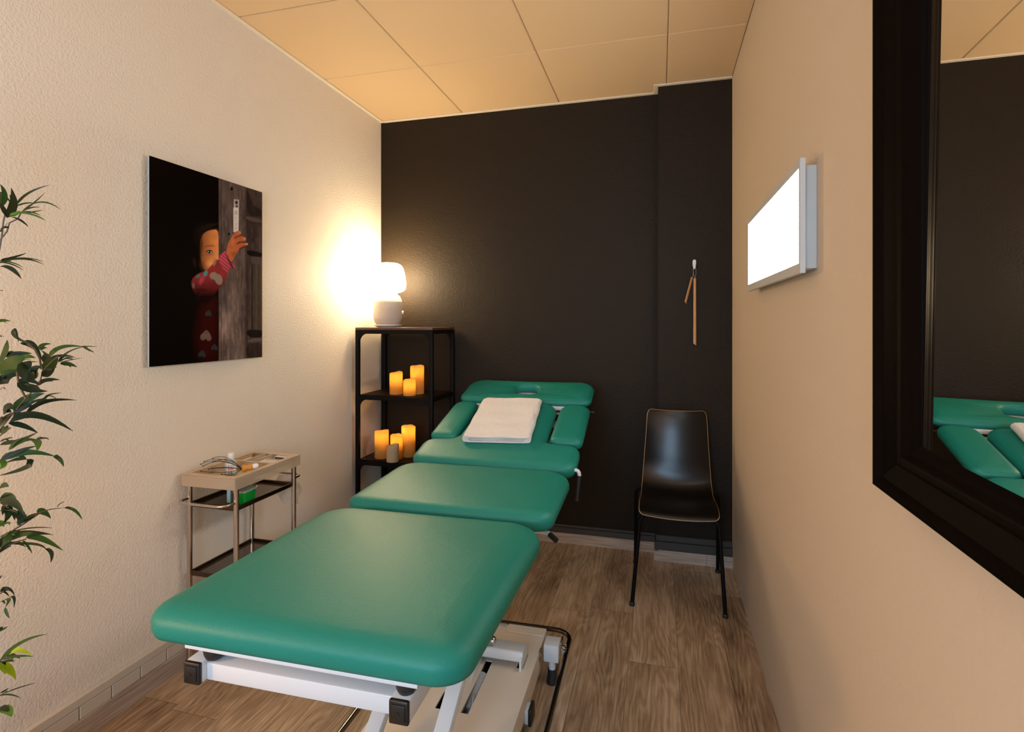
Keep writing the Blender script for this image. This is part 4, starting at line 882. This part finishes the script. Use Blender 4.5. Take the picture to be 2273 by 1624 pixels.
def leaf3(a, b, c, wd, mi_, nrm):
    pts = bez(a, b, c, 9); L = []; R_ = []; Mid = []
    for i, p in enumerate(pts):
        t = i/9; tg = (pts[min(i+1, 9)]-pts[max(i-1, 0)]).normalized(); sd_ = tg.cross(nrm).normalized()
        ww = wd*.5*(min(1, t/.22)**.7)*(1-max(0, (t-.35)/.65)**1.7)+.0004
        if i == 9: ww = .0003
        L.append(p+sd_*ww+nrm*ww*.25); R_.append(p-sd_*ww+nrm*ww*.25); Mid.append(p)
    a_, b_, m_ = fb.ring(L), fb.ring(R_), fb.ring(Mid)
    for i in range(9):
        for q, r_ in ((a_, m_), (m_, b_)):
            fc = fb.bm.faces.new((q[i], q[i+1], r_[i+1], r_[i])); fc.material_index = mi_
rl = random.Random(5)
for lst, S, oy in ((LA, SA, 380), (LB, SB_, 1000)):
    for (x0_, y0_, xm, ym, x1_, y1_, w_, mi_) in lst:
        d0 = 1.12+rl.uniform(-.05, .05); d1 = d0+rl.uniform(-.06, .06)
        a = P(x0_/S, oy+y0_/S, d0); c = P(x1_/S, oy+y1_/S, d1); b = P(xm/S, oy+ym/S, (d0+d1)/2)
        view = (b-Vector((0, 0, CH))).normalized(); nrm = (-view+Vector((rl.uniform(-.5, .5), rl.uniform(-.5, .5), rl.uniform(.1, .7)))).normalized()
        cosv = max(.5, abs(nrm.dot(view)))
        leaf3(a, b, c, w_/S/FPX*d0*1.4, mi_, nrm)
        if (c-a).length > .035:      # a second leaf sprouting at the same node
            q_ = Matrix.Rotation(rl.uniform(-.55, .55), 3, view) @ (c-a)*rl.uniform(.45, .75); leaf3(a, a+q_*.5+Vector((0, 0, .004)), a+q_, w_/S/FPX*d0*.9, rl.choice((0, 0, 0, 1, mi_)), nrm)
# foliage outside the frame, around the canes
tw_ = MB()
ends = []
for k in range(34):
    z = rl.uniform(.45, 1.78); an = rl.uniform(0, 2*PI); r_ = rl.uniform(.06, .20)
    nd = Vector((PLX+r_*math.cos(an), PLY+r_*math.sin(an), z))
    u_, dd_ = None, -nd.x*math.sin(TH)+nd.y*math.cos(TH)
    if dd_ < .2 or CXP+FPX*(nd.x*math.cos(TH)+nd.y*math.sin(TH))/dd_ > -70: nd = Vector((PLX-.05*rl.random(), PLY-.2*rl.random(), z))
    tw_.tube([Vector((PLX+.02*math.cos(k), PLY+.02*math.sin(k), z-.12)), nd], .0022, 5)
    for j in range(7):
        d_ = Vector((rl.uniform(-1, .3), rl.uniform(-1, .3), rl.uniform(-.5, .7))).normalized()*rl.uniform(.05, .11)
        leaf3(nd, nd+d_*.5+Vector((0, 0, .012)), nd+d_, .012, rl.choice((0, 0, 1, 1, 2)), Vector((rl.uniform(-1, 1), rl.uniform(-1, 1), 1)).normalized())
def st(pts, S, oy, r0=.0014):
    q = [P(x/S, oy+y/S, 1.12) for x, y in pts]; z = q[0].z
    root = Vector((PLX, PLY, z-.14)); q = [root, (root+q[0])/2+Vector((0, 0, .01))]+q
    tw_.tube(q, r0, 6, rr=[r0*1.6]+[r0]*(len(q)-1))
st([(0,400),(40,350),(55,300),(105,275),(122,240)], SA, 380); st([(-10,500),(10,380),(20,290),(30,250)], SA, 380)
st([(0,1480),(80,1400),(150,1320),(230,1230),(250,1160),(300,1105),(340,1075)], SA, 380); st([(0,1500),(90,1390)], SA, 380)
tw_.tube([P(x/SA, 380+y/SA, 1.12) for x, y in ((150,1320),(110,1240),(100,1170),(80,1120))], .0022, 6)
tw_.tube([P(x/SA, 380+y/SA, 1.12) for x, y in ((240,1150),(232,1090),(200,1030),(160,1003))], .0018, 6)
st([(0,530),(60,520)], SA, 380); st([(-5,1540),(60,1490)], SA, 380)
st([(0,520),(60,470),(140,420),(215,370)], SB_, 1000); st([(0,570),(60,535),(150,510)], SB_, 1000); st([(0,1215),(60,1165)], SB_, 1000); st([(0,1415),(40,1390)], SB_, 1000); st([(0,60),(60,35)], SB_, 1000); st([(0,300),(50,330)], SB_, 1000); st([(-6,830),(20,812)], SB_, 1000)
fo = fb.build('foliage', m_lf, None, angle=80); fo.parent = pt; fo.matrix_parent_inverse = Matrix.Translation(pt.location).inverted()
pl(tw_, 'twigs', m_cane, pt)
for k in range(4):
    c = MB(); aa = k*PI/2+.4; zs = [.24+.16*i for i in range(11)]
    c.tube([(PLX+.028*math.cos(aa)+.01*math.sin(z*3+k), PLY+.028*math.sin(aa)+.01*math.cos(z*2+k), z) for z in zs], .007, 8); pl(c, 'cane', m_cane, pt)
c = MB(); c.lathe([(0, 0), (.10, 0), (.105, .01), (.13, .25), (.135, .26), (.125, .262), (.115, .235), (0, .235)], (PLX, PLY, 0), 32); pl(c, 'pot', mat('dark_grey_pot', (.07, .07, .075), .5), pt)
